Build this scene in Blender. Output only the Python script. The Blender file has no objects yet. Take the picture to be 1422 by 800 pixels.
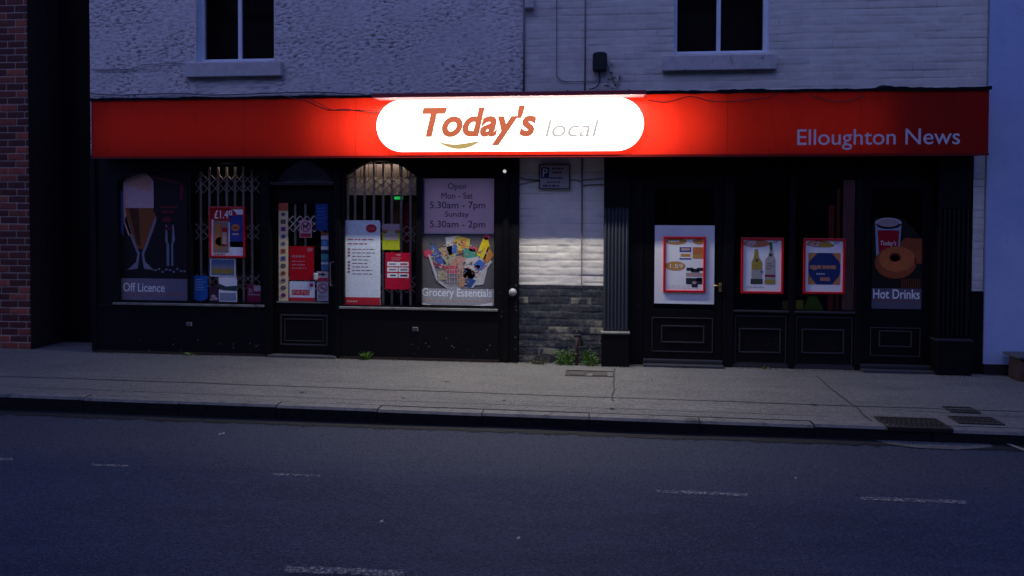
import bpy, math, random
from mathutils import Vector, Matrix, noise
random.seed(7)
S = bpy.context.scene
C = S.collection
rad = math.radians

# ---------------------------------------------------------------- camera
CAMX, CAMY, CAMZ = 0.0, -8.367, 1.717
YAW, PITCH, ROLL, SHY, FPX = .10603, .023275, .00376, -.058256, 1030.0
cy_, sy_, cp_, sp_ = math.cos(YAW), math.sin(YAW), math.cos(PITCH), math.sin(PITCH)
F = Vector((-sy_*cp_, cy_*cp_, -sp_)); R0 = Vector((cy_, sy_, 0)); U0 = R0.cross(F)
RV = math.cos(ROLL)*R0 + math.sin(ROLL)*U0
UV = -math.sin(ROLL)*R0 + math.cos(ROLL)*U0
cam = bpy.data.objects.new('camera', bpy.data.cameras.new('camera')); C.objects.link(cam)
m = Matrix((RV, UV, -F)).transposed().to_4x4(); m.translation = Vector((CAMX, CAMY, CAMZ))
cam.matrix_world = m
cam.data.sensor_width = 36; cam.data.lens = 36*FPX/1422; cam.data.shift_y = SHY
cam.data.clip_start = .05; cam.data.clip_end = 500
S.camera = cam

def ray(px, py):
    u = (px-711)/FPX; v = -(py-400)/FPX + SHY*1422/FPX
    return F + u*RV + v*UV
def P(px, py, Y=0.):          # point of the upright plane y=Y
    d = ray(px, py); t = (Y-CAMY)/d.y
    return d.x*t, CAMZ+d.z*t
def G(px, py, z=0.):          # point of a level plane
    d = ray(px, py); t = (z-CAMZ)/d.z
    return d.x*t, CAMY+d.y*t
def RC(x0, y0, x1, y1, Y=0.): # an upright rectangle in plane y=Y -> x0,x1,z0,z1
    a, b, c, d = P(x0, y0, Y), P(x1, y0, Y), P(x0, y1, Y), P(x1, y1, Y)
    return (a[0]+c[0])/2, (b[0]+d[0])/2, (c[1]+d[1])/2, (a[1]+b[1])/2

# ---------------------------------------------------------------- sky, sun, exposure
SUN_EL, SUN_AZ = 48., 200.    # the sun stands behind the camera, a little to the left
w = bpy.data.worlds.new('World'); S.world = w; w.use_nodes = True
nt = w.node_tree; nt.nodes.clear()
sky = nt.nodes.new('ShaderNodeTexSky'); sky.sky_type = 'NISHITA'; sky.sun_disc = False
sky.sun_elevation = rad(SUN_EL); sky.sun_rotation = rad(SUN_AZ); sky.ozone_density = 4.; sky.air_density = 1.2
mx = nt.nodes.new('ShaderNodeMix'); mx.data_type = 'RGBA'; mx.blend_type = 'MULTIPLY'; mx.inputs[0].default_value = 1
mx.inputs[7].default_value = (.45, .51, 1.0, 1)
bg = nt.nodes.new('ShaderNodeBackground'); bg.inputs[1].default_value = .12
wo = nt.nodes.new('ShaderNodeOutputWorld')
nt.links.new(sky.outputs[0], mx.inputs[6]); nt.links.new(mx.outputs[2], bg.inputs[0]); nt.links.new(bg.outputs[0], wo.inputs[0])
sun = bpy.data.objects.new('sun', bpy.data.lights.new('sun', 'SUN')); C.objects.link(sun)
sun.data.energy = .05; sun.data.angle = rad(12); sun.data.color = (1., .72, .62)
az = rad(SUN_AZ)
sd = Vector((math.sin(az)*math.cos(rad(SUN_EL)), math.cos(az)*math.cos(rad(SUN_EL)), math.sin(rad(SUN_EL))))
sun.rotation_euler = sd.to_track_quat('Z', 'Y').to_euler()
sun.location = (0, -20, 20)
S.view_settings.view_transform = 'Standard'; S.view_settings.look = 'None'
S.view_settings.exposure = 0.; S.view_settings.gamma = 1; S.view_settings.use_curve_mapping = False
S.cycles.use_denoising = True
S.cycles.max_bounces = 6; S.cycles.transparent_max_bounces = 12
S.cycles.sample_clamp_indirect = 3
LAMP_W = 44.                  # the two tubes in the trough over the sign, each

# ---------------------------------------------------------------- materials
MATS = {}
def mat(name, col, rough=.6, spec=.5, metal=0., var=0., vscale=8., bump=0., bscale=60., emit=None, estr=0., dirt=None, stretch=(1, 1, 1)):
    if name in MATS: return MATS[name]
    m = bpy.data.materials.new(name); m.use_nodes = True; MATS[name] = m
    t = m.node_tree; b = t.nodes['Principled BSDF']
    b.inputs['Base Color'].default_value = (*col, 1); b.inputs['Roughness'].default_value = rough
    b.inputs['Metallic'].default_value = metal; b.inputs['Specular IOR Level'].default_value = spec
    g = t.nodes.new('ShaderNodeNewGeometry'); mp = t.nodes.new('ShaderNodeMapping'); mp.inputs['Scale'].default_value = stretch
    t.links.new(g.outputs['Position'], mp.inputs[0])
    src = None
    if var:
        n = t.nodes.new('ShaderNodeTexNoise'); n.inputs['Scale'].default_value = vscale; n.inputs['Detail'].default_value = 6; n.inputs['Roughness'].default_value = .65
        t.links.new(mp.outputs[0], n.inputs[0])
        r = t.nodes.new('ShaderNodeMapRange'); r.inputs[1].default_value = .3; r.inputs[2].default_value = .7
        r.inputs[3].default_value = 1-var; r.inputs[4].default_value = 1+var
        t.links.new(n.outputs['Fac'], r.inputs[0])
        h = t.nodes.new('ShaderNodeMix'); h.data_type = 'RGBA'; h.blend_type = 'MULTIPLY'; h.inputs[0].default_value = 1
        h.inputs[6].default_value = (*col, 1); t.links.new(r.outputs[0], h.inputs[7]); src = h.outputs[2]
    if dirt:                  # (colour, scale, threshold, softness)
        n = t.nodes.new('ShaderNodeTexNoise'); n.inputs['Scale'].default_value = dirt[1]; n.inputs['Detail'].default_value = 8; n.inputs['Roughness'].default_value = .7
        t.links.new(mp.outputs[0], n.inputs[0])
        r = t.nodes.new('ShaderNodeMapRange'); r.inputs[1].default_value = dirt[2]; r.inputs[2].default_value = dirt[2]+dirt[3]
        t.links.new(n.outputs['Fac'], r.inputs[0])
        h = t.nodes.new('ShaderNodeMix'); h.data_type = 'RGBA'
        t.links.new(r.outputs[0], h.inputs[0]); h.inputs[6].default_value = (*col, 1)
        if src: t.links.new(src, h.inputs[6])
        h.inputs[7].default_value = (*dirt[0], 1); src = h.outputs[2]
    if src: t.links.new(src, b.inputs['Base Color'])
    if bump:
        n = t.nodes.new('ShaderNodeTexNoise'); n.inputs['Scale'].default_value = bscale; n.inputs['Detail'].default_value = 4
        t.links.new(mp.outputs[0], n.inputs[0])
        bp = t.nodes.new('ShaderNodeBump'); bp.inputs['Strength'].default_value = bump; bp.inputs['Distance'].default_value = .01
        t.links.new(n.outputs['Fac'], bp.inputs['Height']); t.links.new(bp.outputs[0], b.inputs['Normal'])
    if emit:
        b.inputs['Emission Color'].default_value = (*emit, 1); b.inputs['Emission Strength'].default_value = estr
    return m

def glass_mat(name, tint=.9, refl=.06):
    m = bpy.data.materials.new(name); m.use_nodes = True; MATS[name] = m
    t = m.node_tree; t.nodes.clear()
    tr = t.nodes.new('ShaderNodeBsdfTransparent'); tr.inputs[0].default_value = (tint, tint, tint, 1)
    gl = t.nodes.new('ShaderNodeBsdfGlossy'); gl.inputs['Roughness'].default_value = .02
    fr = t.nodes.new('ShaderNodeFresnel'); fr.inputs[0].default_value = 1.45
    mi = t.nodes.new('ShaderNodeMixShader'); o = t.nodes.new('ShaderNodeOutputMaterial')
    t.links.new(fr.outputs[0], mi.inputs[0]); t.links.new(tr.outputs[0], mi.inputs[1]); t.links.new(gl.outputs[0], mi.inputs[2]); t.links.new(mi.outputs[0], o.inputs[0])
    return m
GLASS = glass_mat('window_glass', .97)

def attr_mat(name, kind):
    """walls whose joints and single bricks are carried by a vertex attribute (r joint, g brick, b height noise)"""
    m = bpy.data.materials.new(name); m.use_nodes = True; MATS[name] = m
    t = m.node_tree; b = t.nodes['Principled BSDF']; b.inputs['Roughness'].default_value = .85; b.inputs['Specular IOR Level'].default_value = .25
    a = t.nodes.new('ShaderNodeAttribute'); a.attribute_name = 'brick'
    sp = t.nodes.new('ShaderNodeSeparateColor'); t.links.new(a.outputs['Color'], sp.inputs[0])
    g = t.nodes.new('ShaderNodeNewGeometry')
    def noi(scale, st=(1, 1, 1), det=6, rg=.6):
        mp = t.nodes.new('ShaderNodeMapping'); mp.inputs['Scale'].default_value = st; t.links.new(g.outputs['Position'], mp.inputs[0])
        n = t.nodes.new('ShaderNodeTexNoise'); n.inputs['Scale'].default_value = scale; n.inputs['Detail'].default_value = det; n.inputs['Roughness'].default_value = rg
        t.links.new(mp.outputs[0], n.inputs[0]); return n.outputs['Fac']
    def rng(s, a0, a1, b0, b1):
        r = t.nodes.new('ShaderNodeMapRange'); r.inputs[1].default_value = a0; r.inputs[2].default_value = a1; r.inputs[3].default_value = b0; r.inputs[4].default_value = b1
        t.links.new(s, r.inputs[0]); return r.outputs[0]
    def mul(x, y):
        n = t.nodes.new('ShaderNodeMath'); n.operation = 'MULTIPLY'
        t.links.new(x, n.inputs[0]); t.links.new(y, n.inputs[1]); return n.outputs[0]
    def mixc(f, c0, c1):
        h = t.nodes.new('ShaderNodeMix'); h.data_type = 'RGBA'; t.links.new(f, h.inputs[0])
        for k, c in ((6, c0), (7, c1)):
            if isinstance(c, tuple): h.inputs[k].default_value = (*c, 1)
            else: t.links.new(c, h.inputs[k])
        return h.outputs[2]
    J, Bk, H = sp.outputs[0], sp.outputs[1], sp.outputs[2]
    if kind == 'painted':
        c = mixc(rng(noi(3.5), .35, .65, 0, 1), (.70, .66, .59), (.83, .78, .70))
        c = mixc(rng(Bk, 0, 1, 0, .22), c, (.42, .41, .40))
        c = mixc(mul(rng(J, .4, 1, 0, 1), rng(noi(2.2, (.6, 1, 4)), .38, .60, .25, .95)), c, (.10, .095, .09))
        c = mixc(rng(noi(9, (1, 1, 1), 8, .75), .62, .72, 0, .6), c, (.22, .2, .17))
        # black paint on the foot of the pier, worn down to the brick and the old cream coat
        z = t.nodes.new('ShaderNodeSeparateXYZ'); t.links.new(g.outputs['Position'], z.inputs[0])
        k = mixc(rng(noi(22, (1, 1, 1), 8, .7), .45, .7, 0, 1), (.030, .033, .042), (.085, .09, .105))
        lowm = rng(z.outputs[2], .75, .12, .0, 1)
        worn = mul(rng(noi(5.5, (.7, 1, 2.2), 8, .7), .50, .60, 0, 1), lowm)
        k = mixc(worn, k, (.20, .19, .15))
        k = mixc(mul(rng(Bk, .80, .86, 0, 1), rng(noi(6), .45, .55, 0, .8)), k, (.30, .28, .2))
        k = mixc(mul(rng(J, .5, 1, 0, 1), rng(noi(5), .38, .6, .15, .9)), k, (.16, .165, .17))
        zz = rng(z.outputs[2], PIERZ-.004, PIERZ+.004, 0, 1)
        c = mixc(zz, k, c)
    elif kind == 'rough':
        c = mixc(rng(noi(2.5), .3, .7, 0, 1), (.72, .67, .65), (.86, .80, .77))
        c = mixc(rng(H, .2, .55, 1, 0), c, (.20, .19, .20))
        c = mixc(rng(noi(1.3, (.5, 1, 2), 8, .7), .58, .7, 0, .5), c, (.28, .27, .25))
    elif kind == 'redbrick':
        c = mixc(rng(Bk, 0, 1, 0, 1), (.10, .03, .03), (.46, .11, .07))
        c = mixc(rng(noi(14), .35, .7, 0, .5), c, (.10, .05, .04))
        c = mixc(rng(J, .35, .8, 0, 1), c, (.40, .33, .30))
    elif kind == 'white':
        c = mixc(rng(noi(2.), .3, .7, 0, 1), (.38, .49, .76), (.47, .57, .82))
        c = mixc(rng(noi(5, (1, 1, .5), 8, .7), .62, .75, 0, .5), c, (.3, .3, .3))
    t.links.new(c, b.inputs['Base Color'])
    bp = t.nodes.new('ShaderNodeBump'); bp.inputs['Strength'].default_value = .5; bp.inputs['Distance'].default_value = .006
    t.links.new(noi(90 if kind != 'rough' else 70, (1, 1, 1.5), 3), bp.inputs['Height']); t.links.new(bp.outputs[0], b.inputs['Normal'])
    return m
PIERZ = P(780, 396)[1]

# ---------------------------------------------------------------- mesh building
def world_loc(o):
    v = Vector((0, 0, 0))
    while o: v += o.location; o = o.parent
    return v
class MB:
    def __init__(s): s.v, s.f, s.m = [], [], []
    def add(s, vs, fs, mi=0):
        n = len(s.v); s.v += [tuple(v) for v in vs]
        for f in fs: s.f.append([i+n for i in f]); s.m.append(mi)
        return s
    def box(s, x0, x1, y0, y1, z0, z1, mi=0):
        return s.add([(x, y, z) for z in (z0, z1) for y in (y0, y1) for x in (x0, x1)],
              [(0, 2, 3, 1), (4, 5, 7, 6), (0, 1, 5, 4), (2, 6, 7, 3), (0, 4, 6, 2), (1, 3, 7, 5)], mi)
    def prism(s, poly, y0, y1, mi=0):    # poly in x,z; y0 nearer the street
        n = len(poly)
        vs = [(x, y0, z) for x, z in poly]+[(x, y1, z) for x, z in poly]
        fs = [list(range(n)), list(range(2*n-1, n-1, -1))]+[(i, i+n, (i+1) % n+n, (i+1) % n) for i in range(n)]
        return s.add(vs, fs, mi)
    def flat(s, poly, y, mi=0): return s.add([(x, y, z) for x, z in poly], [list(range(len(poly)))], mi)
    def ell(s, cx, cz, rx, rz, y, mi=0, n=28): return s.flat([(cx+rx*math.cos(i*2*math.pi/n), cz+rz*math.sin(i*2*math.pi/n)) for i in range(n)], y, mi)
    def ring(s, cx, cz, r, r2, y, mi=0, n=28):
        vs = [(cx+q*math.cos(i*2*math.pi/n), y, cz+q*math.sin(i*2*math.pi/n)) for q in (r, r2) for i in range(n)]
        return s.add(vs, [(i, (i+1) % n, (i+1) % n+n, i+n) for i in range(n)], mi)
    def frame(s, x0, x1, z0, z1, t, y0, y1, mi=0):
        s.box(x0, x0+t, y0, y1, z0, z1, mi); s.box(x1-t, x1, y0, y1, z0, z1, mi)
        s.box(x0+t, x1-t, y0, y1, z0, z0+t, mi); s.box(x0+t, x1-t, y0, y1, z1-t, z1, mi); return s
    def tube(s, pts, r, n=8, mi=0):
        pts = [Vector(p) for p in pts]; rs = r if isinstance(r, (list, tuple)) else [r]*len(pts)
        vs = []; b = len(pts)
        for i, p in enumerate(pts):
            d = (pts[min(i+1, b-1)]-pts[max(i-1, 0)]).normalized()
            a = d.cross(Vector((0, 0, 1)) if abs(d.z) < .9 else Vector((0, 1, 0))).normalized(); c = d.cross(a)
            for k in range(n):
                t = 2*math.pi*k/n; vs.append(p+rs[i]*(math.cos(t)*a+math.sin(t)*c))
        fs = [(i*n+k, i*n+(k+1) % n, (i+1)*n+(k+1) % n, (i+1)*n+k) for i in range(b-1) for k in range(n)]
        fs += [list(range(n-1, -1, -1)), list(range((b-1)*n, b*n))]
        return s.add(vs, fs, mi)
    def text(s, body, x0, x1, z0, z1, y, mi=0, shear=0., offset=0., ext=0., res=4):
        cu = bpy.data.curves.new('t', 'FONT'); cu.body = body; cu.shear = shear; cu.offset = offset; cu.resolution_u = res; cu.size = 1
        o = bpy.data.objects.new('t', cu); C.objects.link(o)
        dg = bpy.context.evaluated_depsgraph_get(); me = bpy.data.meshes.new_from_object(o.evaluated_get(dg))
        xs = [v.co.x for v in me.vertices]; ys = [v.co.y for v in me.vertices]
        a, b, c, d = min(xs), max(xs), min(ys), max(ys)
        fx = lambda q: x0+(q-a)/(b-a)*(x1-x0)
        fz = lambda q: z0+(q-c)/(d-c)*(z1-z0)
        vs = [(fx(v.co.x), y, fz(v.co.y)) for v in me.vertices]; fs = [list(p.vertices) for p in me.polygons]
        if ext:
            n = len(vs); vs2 = vs+[(q[0], y+ext, q[2]) for q in vs]
            ed = {}
            for f in fs:
                for i in range(len(f)):
                    e = (f[i], f[(i+1) % len(f)]); k = tuple(sorted(e)); ed.setdefault(k, []).append(e)
            fs = fs+[(e[0][0], e[0][0]+n, e[0][1]+n, e[0][1]) for e in ed.values() if len(e) == 1]
            vs = vs2
        s.add(vs, fs, mi)
        bpy.data.objects.remove(o); bpy.data.curves.remove(cu); bpy.data.meshes.remove(me); return s
    def build(s, name, mats, parent=None, bevel=0., smooth=False, loc=None):
        me = bpy.data.meshes.new(name)
        if parent is not None: off = world_loc(parent)
        else:
            xs, ys, zs = zip(*s.v)
            off = Vector(loc) if loc is not None else Vector(((min(xs)+max(xs))/2, (min(ys)+max(ys))/2, min(zs)))
        me.from_pydata([(v[0]-off.x, v[1]-off.y, v[2]-off.z) for v in s.v], [], s.f)
        for q in (mats if isinstance(mats, (list, tuple)) else [mats]): me.materials.append(q)
        me.polygons.foreach_set('material_index', s.m)
        if smooth: me.polygons.foreach_set('use_smooth', [True]*len(s.f))
        me.update()
        o = bpy.data.objects.new(name, me); C.objects.link(o)
        if parent is not None: o.parent = parent
        else: o.location = off
        if bevel:
            b = o.modifiers.new('bevel', 'BEVEL'); b.width = bevel; b.segments = 2; b.limit_method = 'ANGLE'
        return o
def tag(o, label=None, cat=None, group=None, kind=None):
    if label: o['label'] = label
    if cat: o['category'] = cat
    if group: o['group'] = group
    if kind: o['kind'] = kind
    return o
def thing(name, label, cat, loc, group=None):
    o = bpy.data.objects.new(name, None); C.objects.link(o); o.location = loc; o.empty_display_size = .1
    return tag(o, label, cat, group)
def copy_obj(o, dx, parent=None):
    c = o.copy(); C.objects.link(c); c.parent = parent; c.location = o.location+Vector(dx); return c

def brickfield(x, z, h=.083, L=.235, ph=0., soft=False):
    wob = .004*noise.noise((x*1.7, z*1.7, 3))
    r = math.floor((z+wob)/h); off = (r % 2)*.5*L+ph+.03*noise.noise((r*3.1, 0, 7))
    c = math.floor((x+off)/L)
    fz = ((z+wob)/h-r)*h; fx = ((x+off)/L-c)*L
    dz = min(fz, h-fz); dx = min(fx, L-fx)
    d = min(dz, dx*1.1)
    j = max(0., min(1., 1-(d-.003)/.007))
    if soft:
        q = max(0., min(1., .5+1.5*noise.noise((x*1.6, r*.9, 8))))
        jz = max(0., min(1., 1-(dz-.003)/.007)); jx = max(0., min(1., 1-(dx-.003)/.007))
        j = max(jz*(.35+.65*q), jx*.7*q)
    rnd = noise.cell(Vector((c*1.37+.5, r*2.91+.5, 4.5)))
    return j, rnd
def grid_wall(name, material, parent, xs_b, zs_b, holes, fn, y=0., loc_off=None):
    """xs_b / zs_b: [(from, to, step), ...]"""
    def axis(b):
        out = []
        for a, c, s in b:
            n = max(1, round((c-a)/s)); out += [a+(c-a)*i/n for i in range(n)]
        out.append(b[-1][1]); return out
    xs, zs = axis(xs_b), axis(zs_b); nx = len(xs)
    off = world_loc(parent)
    vs, cols = [], []
    for z in zs:
        for x in xs:
            d, col = fn(x, z); vs.append((x-off.x, y+d-off.y, z-off.z)); cols.append(col)
    fs = []
    for k in range(len(zs)-1):
        zc = (zs[k]+zs[k+1])/2
        for i in range(nx-1):
            xc = (xs[i]+xs[i+1])/2
            if any(h[0] < xc < h[1] and h[2] < zc < h[3] for h in holes): continue
            fs.append((k*nx+i, k*nx+i+1, (k+1)*nx+i+1, (k+1)*nx+i))
    me = bpy.data.meshes.new(name); me.from_pydata(vs, [], fs); me.materials.append(material)
    at = me.color_attributes.new('brick', 'FLOAT_COLOR', 'POINT')
    at.data.foreach_set('color', [q for c in cols for q in (*c, 1.)])
    me.polygons.foreach_set('use_smooth', [True]*len(fs)); me.update()
    o = bpy.data.objects.new(name, me); C.objects.link(o); o.parent = parent
    return o

# ---------------------------------------------------------------- ground
zkL, zkR = P(0, 549, -2.12)[1], P(1422, 601, -2.12)[1]; xkL, xkR = P(0, 549, -2.12)[0], P(1422, 601, -2.12)[0]
def zk(x): t = max(0, min(1, (x-xkL)/(xkR-xkL))); return zkL+(zkR-zkL)*t
KF = -2.12
ROADZ = -.132
def pav_z(x, y): return zk(x)*min(1, max(0, -y/2.12))
def asphalt(name, c0, c1, agg, sc, patch, bumpd):
    m = bpy.data.materials.new(name); m.use_nodes = True; MATS[name] = m
    t = m.node_tree; b = t.nodes['Principled BSDF']; b.inputs['Roughness'].default_value = .88; b.inputs['Specular IOR Level'].default_value = .3
    g = t.nodes.new('ShaderNodeNewGeometry')
    def noi(s, st=(1, 1, 1), d=6, r=.6):
        mp = t.nodes.new('ShaderNodeMapping'); mp.inputs['Scale'].default_value = st; t.links.new(g.outputs['Position'], mp.inputs[0])
        n = t.nodes.new('ShaderNodeTexNoise'); n.inputs['Scale'].default_value = s; n.inputs['Detail'].default_value = d; n.inputs['Roughness'].default_value = r
        t.links.new(mp.outputs[0], n.inputs[0]); return n.outputs['Fac']
    def mixc(f, lo, hi, a, bb, amt=1.):
        r = t.nodes.new('ShaderNodeMapRange'); r.inputs[1].default_value = lo; r.inputs[2].default_value = hi; r.inputs[4].default_value = amt; t.links.new(f, r.inputs[0])
        h = t.nodes.new('ShaderNodeMix'); h.data_type = 'RGBA'; t.links.new(r.outputs[0], h.inputs[0])
        for k, c in ((6, a), (7, bb)):
            if isinstance(c, tuple): h.inputs[k].default_value = (*c, 1)
            else: t.links.new(c, h.inputs[k])
        return h.outputs[2]
    c = mixc(noi(.9, (.45, 1.4, 1)), .35, .65, c0, c1)
    c = mixc(noi(3.2, (.4, 1.5, 1), 8, .7), .48, .66, c, patch, .7)
    c = mixc(noi(7, (.25, 1.2, 1), 8, .75), .56, .72, c, tuple(q*1.5 for q in c1), .5)
    if name == 'road_asphalt':     # older, paler strip along the kerb
        sy = t.nodes.new('ShaderNodeSeparateXYZ'); t.links.new(g.outputs['Position'], sy.inputs[0])
        wv = t.nodes.new('ShaderNodeMath'); wv.operation = 'MULTIPLY_ADD'; wv.inputs[1].default_value = .9; t.links.new(noi(1.1, (.5, 1, 1), 7, .7), wv.inputs[0]); t.links.new(sy.outputs[1], wv.inputs[2])
        c = mixc(wv.outputs[0], -3.15, -2.5, c, (.048, .053, .074), .8)
    v = t.nodes.new('ShaderNodeTexVoronoi'); v.inputs['Scale'].default_value = sc; t.links.new(g.outputs['Position'], v.inputs[0])
    sp = t.nodes.new('ShaderNodeSeparateColor'); t.links.new(v.outputs['Color'], sp.inputs[0])
    c = mixc(sp.outputs[0], .55, 1., c, agg, .55)
    c = mixc(sp.outputs[1], .6, 1., c, tuple(q*.45 for q in c0), .8)
    t.links.new(c, b.inputs['Base Color'])
    bp = t.nodes.new('ShaderNodeBump'); bp.inputs['Strength'].default_value = .8; bp.inputs['Distance'].default_value = bumpd
    t.links.new(v.outputs['Distance'], bp.inputs['Height']); bp.invert = True
    t.links.new(bp.outputs[0], b.inputs['Normal']); return m
M_road = asphalt('road_asphalt', (.013, .023, .062), (.027, .036, .078), (.058, .072, .12), 95, (.010, .017, .044), .006)
M_pav = asphalt('pavement_asphalt', (.14, .136, .13), (.185, .18, .17), (.26, .25, .235), 110, (.11, .107, .10), .003)
M_kerb = mat('kerb_concrete', (.16, .155, .15), .85, .3, var=.25, vscale=14, bump=.4, bscale=120, dirt=((.07, .07, .075), 5, .55, .1))
M_kface = mat('kerb_face_shade', (.012, .012, .013), .8, .2, var=.3, vscale=20, bump=.3)  # shadow on the kerb face, painted in as a near-black colour
M_seam = mat('pavement_seam', (.148, .144, .138), .9, .2, var=.3, vscale=9)
M_crack = mat('pavement_crack_tar', (.06, .06, .056), .9, .2)

b = MB(); b.add([(-150, -150, -.30), (150, -150, -.30), (150, 150, -.30), (-150, 150, -.30)], [(0, 1, 2, 3)])
tag(b.build('ground', mat('earth', (.06, .06, .045), .95, var=.3, vscale=.5), loc=(0, 0, -.3)), kind='structure')
# road, with a slightly uneven gutter edge
b = MB(); xs = [-60+120*i/240 for i in range(241)]; ys = [-8.3, -7, -5.5, -4, -3, -2.4, -2.1]
for y in ys:
    for x in xs: b.v.append((x, y, ROADZ+.05*math.exp(-((y+5)/2.4)**2)-.05*math.exp(-((-2.1+5)/2.4)**2)+.004*noise.noise((x*.7, y*.9, 0))))
n = len(xs)
for j in range(len(ys)-1):
    for i in range(n-1): b.f.append((j*n+i, j*n+i+1, (j+1)*n+i+1, (j+1)*n+i)); b.m.append(0)
road = b.build('road', M_road, loc=(0, 0, 0), smooth=True); tag(road, kind='structure')
def road_z(x, y): return ROADZ+.05*math.exp(-((y+5)/2.4)**2)-.05*math.exp(-((-2.1+5)/2.4)**2)+.004*noise.noise((x*.7, y*.9, 0))
# pavement in front of the shops
b = MB(); xs = [-40+80*i/320 for i in range(321)]; ys = [5.] + [-.1*i for i in range(0, 20)]+[-1.99]
for y in ys:
    for x in xs: b.v.append((x, y, pav_z(x, y)+(.005*noise.noise((x*1.1, y*1.6, 5)) if -1.95 < y < 0 else 0)))
n = len(xs)
for j in range(len(ys)-1):
    for i in range(n-1): b.f.append((j*n+i, (j+1)*n+i, (j+1)*n+i+1, j*n+i+1)); b.m.append(0)
def strip(b, pts, wd, mi, dz=.005):
    for (x0, y0), (x1, y1) in zip(pts, pts[1:]):
        d = Vector((x1-x0, y1-y0)); nn = Vector((-d.y, d.x)).normalized()*wd/2
        q = [(x0-nn.x, y0-nn.y), (x1-nn.x, y1-nn.y), (x1+nn.x, y1+nn.y), (x0+nn.x, y0+nn.y)]
        b.add([(x, y, pav_z(x, y)+.004+dz) for x, y in q], [(0, 1, 2, 3)], mi)
def wig(p, q, n=14, a=.012):
    return [(p[0]+(q[0]-p[0])*i/n+a*random.uniform(-1, 1), p[1]+(q[1]-p[1])*i/n+a*random.uniform(-1, 1)) for i in range(n+1)]
strip(b, wig(G(1133, 522), G(1212, 583)), .012, 1)
strip(b, wig(G(853, 512), G(851, 556)), .009, 1)
strip(b, wig(G(1222, 566), G(1422, 577), 20, .008), .010, 1)
strip(b, wig(G(-60, 521), G(1422, 569), 60, .006), .022, 2)
strip(b, wig(G(-60, 536), G(1150, 575), 50, .006), .010, 2)
for (a_, c_) in ((100, 540), (850, 566), (620, 530), (420, 545), (1010, 540), (700, 555), (300, 515), (1130, 560), (560, 552), (905, 527)):
    gx, gy = G(a_, c_); rr0 = random.uniform(.010, .022)
    b.add([(gx+rr0*math.cos(k*.785)*1.2, gy+rr0*math.sin(k*.785), pav_z(gx, gy)+.007) for k in range(8)], [tuple(range(8))], 1)
tag(b.build('pavement', [M_pav, M_crack, M_seam], loc=(0, 0, 0), smooth=True), kind='structure')
# kerb: stones 0.915 long, top level with the pavement
b = MB(); x = -30.2
while x < 30:
    a0, a1 = x+.004, x+.911; e = random.uniform(-.006, .006); ye = KF+random.uniform(-.006, .006)
    q = []
    for xx in (a0, a1):
        z = zk(xx)+e
        q += [(xx, -1.99, z), (xx, ye+.018, z), (xx, ye, z-.020), (xx, ye, ROADZ-.1), (xx, -1.99, ROADZ-.1)]
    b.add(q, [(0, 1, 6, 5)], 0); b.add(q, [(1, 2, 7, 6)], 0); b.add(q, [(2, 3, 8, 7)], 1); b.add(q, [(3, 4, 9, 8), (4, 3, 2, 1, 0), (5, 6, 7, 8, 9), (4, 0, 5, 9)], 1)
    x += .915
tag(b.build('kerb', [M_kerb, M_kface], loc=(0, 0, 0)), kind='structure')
b = MB(); b.box(-40, 40, -12, -8.3, -.35, .02)
tag(b.build('far_pavement', M_pav), kind='structure')

# shadow at the kerb foot, painted as a ragged dark strip on the road
mg = bpy.data.materials.new('painted_gutter_shade'); mg.use_nodes = True; t = mg.node_tree; pb = t.nodes['Principled BSDF']; pb.inputs['Base Color'].default_value = (.006, .006, .008, 1); pb.inputs['Roughness'].default_value = .9
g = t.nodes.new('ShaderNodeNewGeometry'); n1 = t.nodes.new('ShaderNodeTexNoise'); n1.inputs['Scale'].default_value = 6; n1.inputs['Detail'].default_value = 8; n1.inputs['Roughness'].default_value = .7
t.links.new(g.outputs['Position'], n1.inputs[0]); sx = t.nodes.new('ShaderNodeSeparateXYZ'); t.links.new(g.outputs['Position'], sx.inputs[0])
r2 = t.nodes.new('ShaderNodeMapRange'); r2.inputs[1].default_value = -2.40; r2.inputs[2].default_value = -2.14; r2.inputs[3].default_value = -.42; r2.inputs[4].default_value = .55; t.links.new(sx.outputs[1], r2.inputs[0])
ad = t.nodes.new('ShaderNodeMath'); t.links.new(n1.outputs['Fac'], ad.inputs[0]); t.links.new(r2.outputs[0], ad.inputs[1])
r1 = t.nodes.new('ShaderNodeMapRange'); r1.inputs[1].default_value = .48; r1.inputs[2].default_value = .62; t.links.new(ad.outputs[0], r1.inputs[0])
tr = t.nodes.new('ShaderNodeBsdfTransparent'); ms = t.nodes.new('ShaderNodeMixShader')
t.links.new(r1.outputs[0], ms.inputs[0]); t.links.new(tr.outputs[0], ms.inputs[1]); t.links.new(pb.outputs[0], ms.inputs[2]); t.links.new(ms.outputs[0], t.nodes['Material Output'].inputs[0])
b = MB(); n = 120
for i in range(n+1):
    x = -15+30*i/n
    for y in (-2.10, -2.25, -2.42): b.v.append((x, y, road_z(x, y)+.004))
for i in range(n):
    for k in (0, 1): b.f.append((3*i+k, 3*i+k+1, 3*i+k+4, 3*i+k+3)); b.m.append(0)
tag(b.build('gutter_shade', mg), kind='structure')

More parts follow.
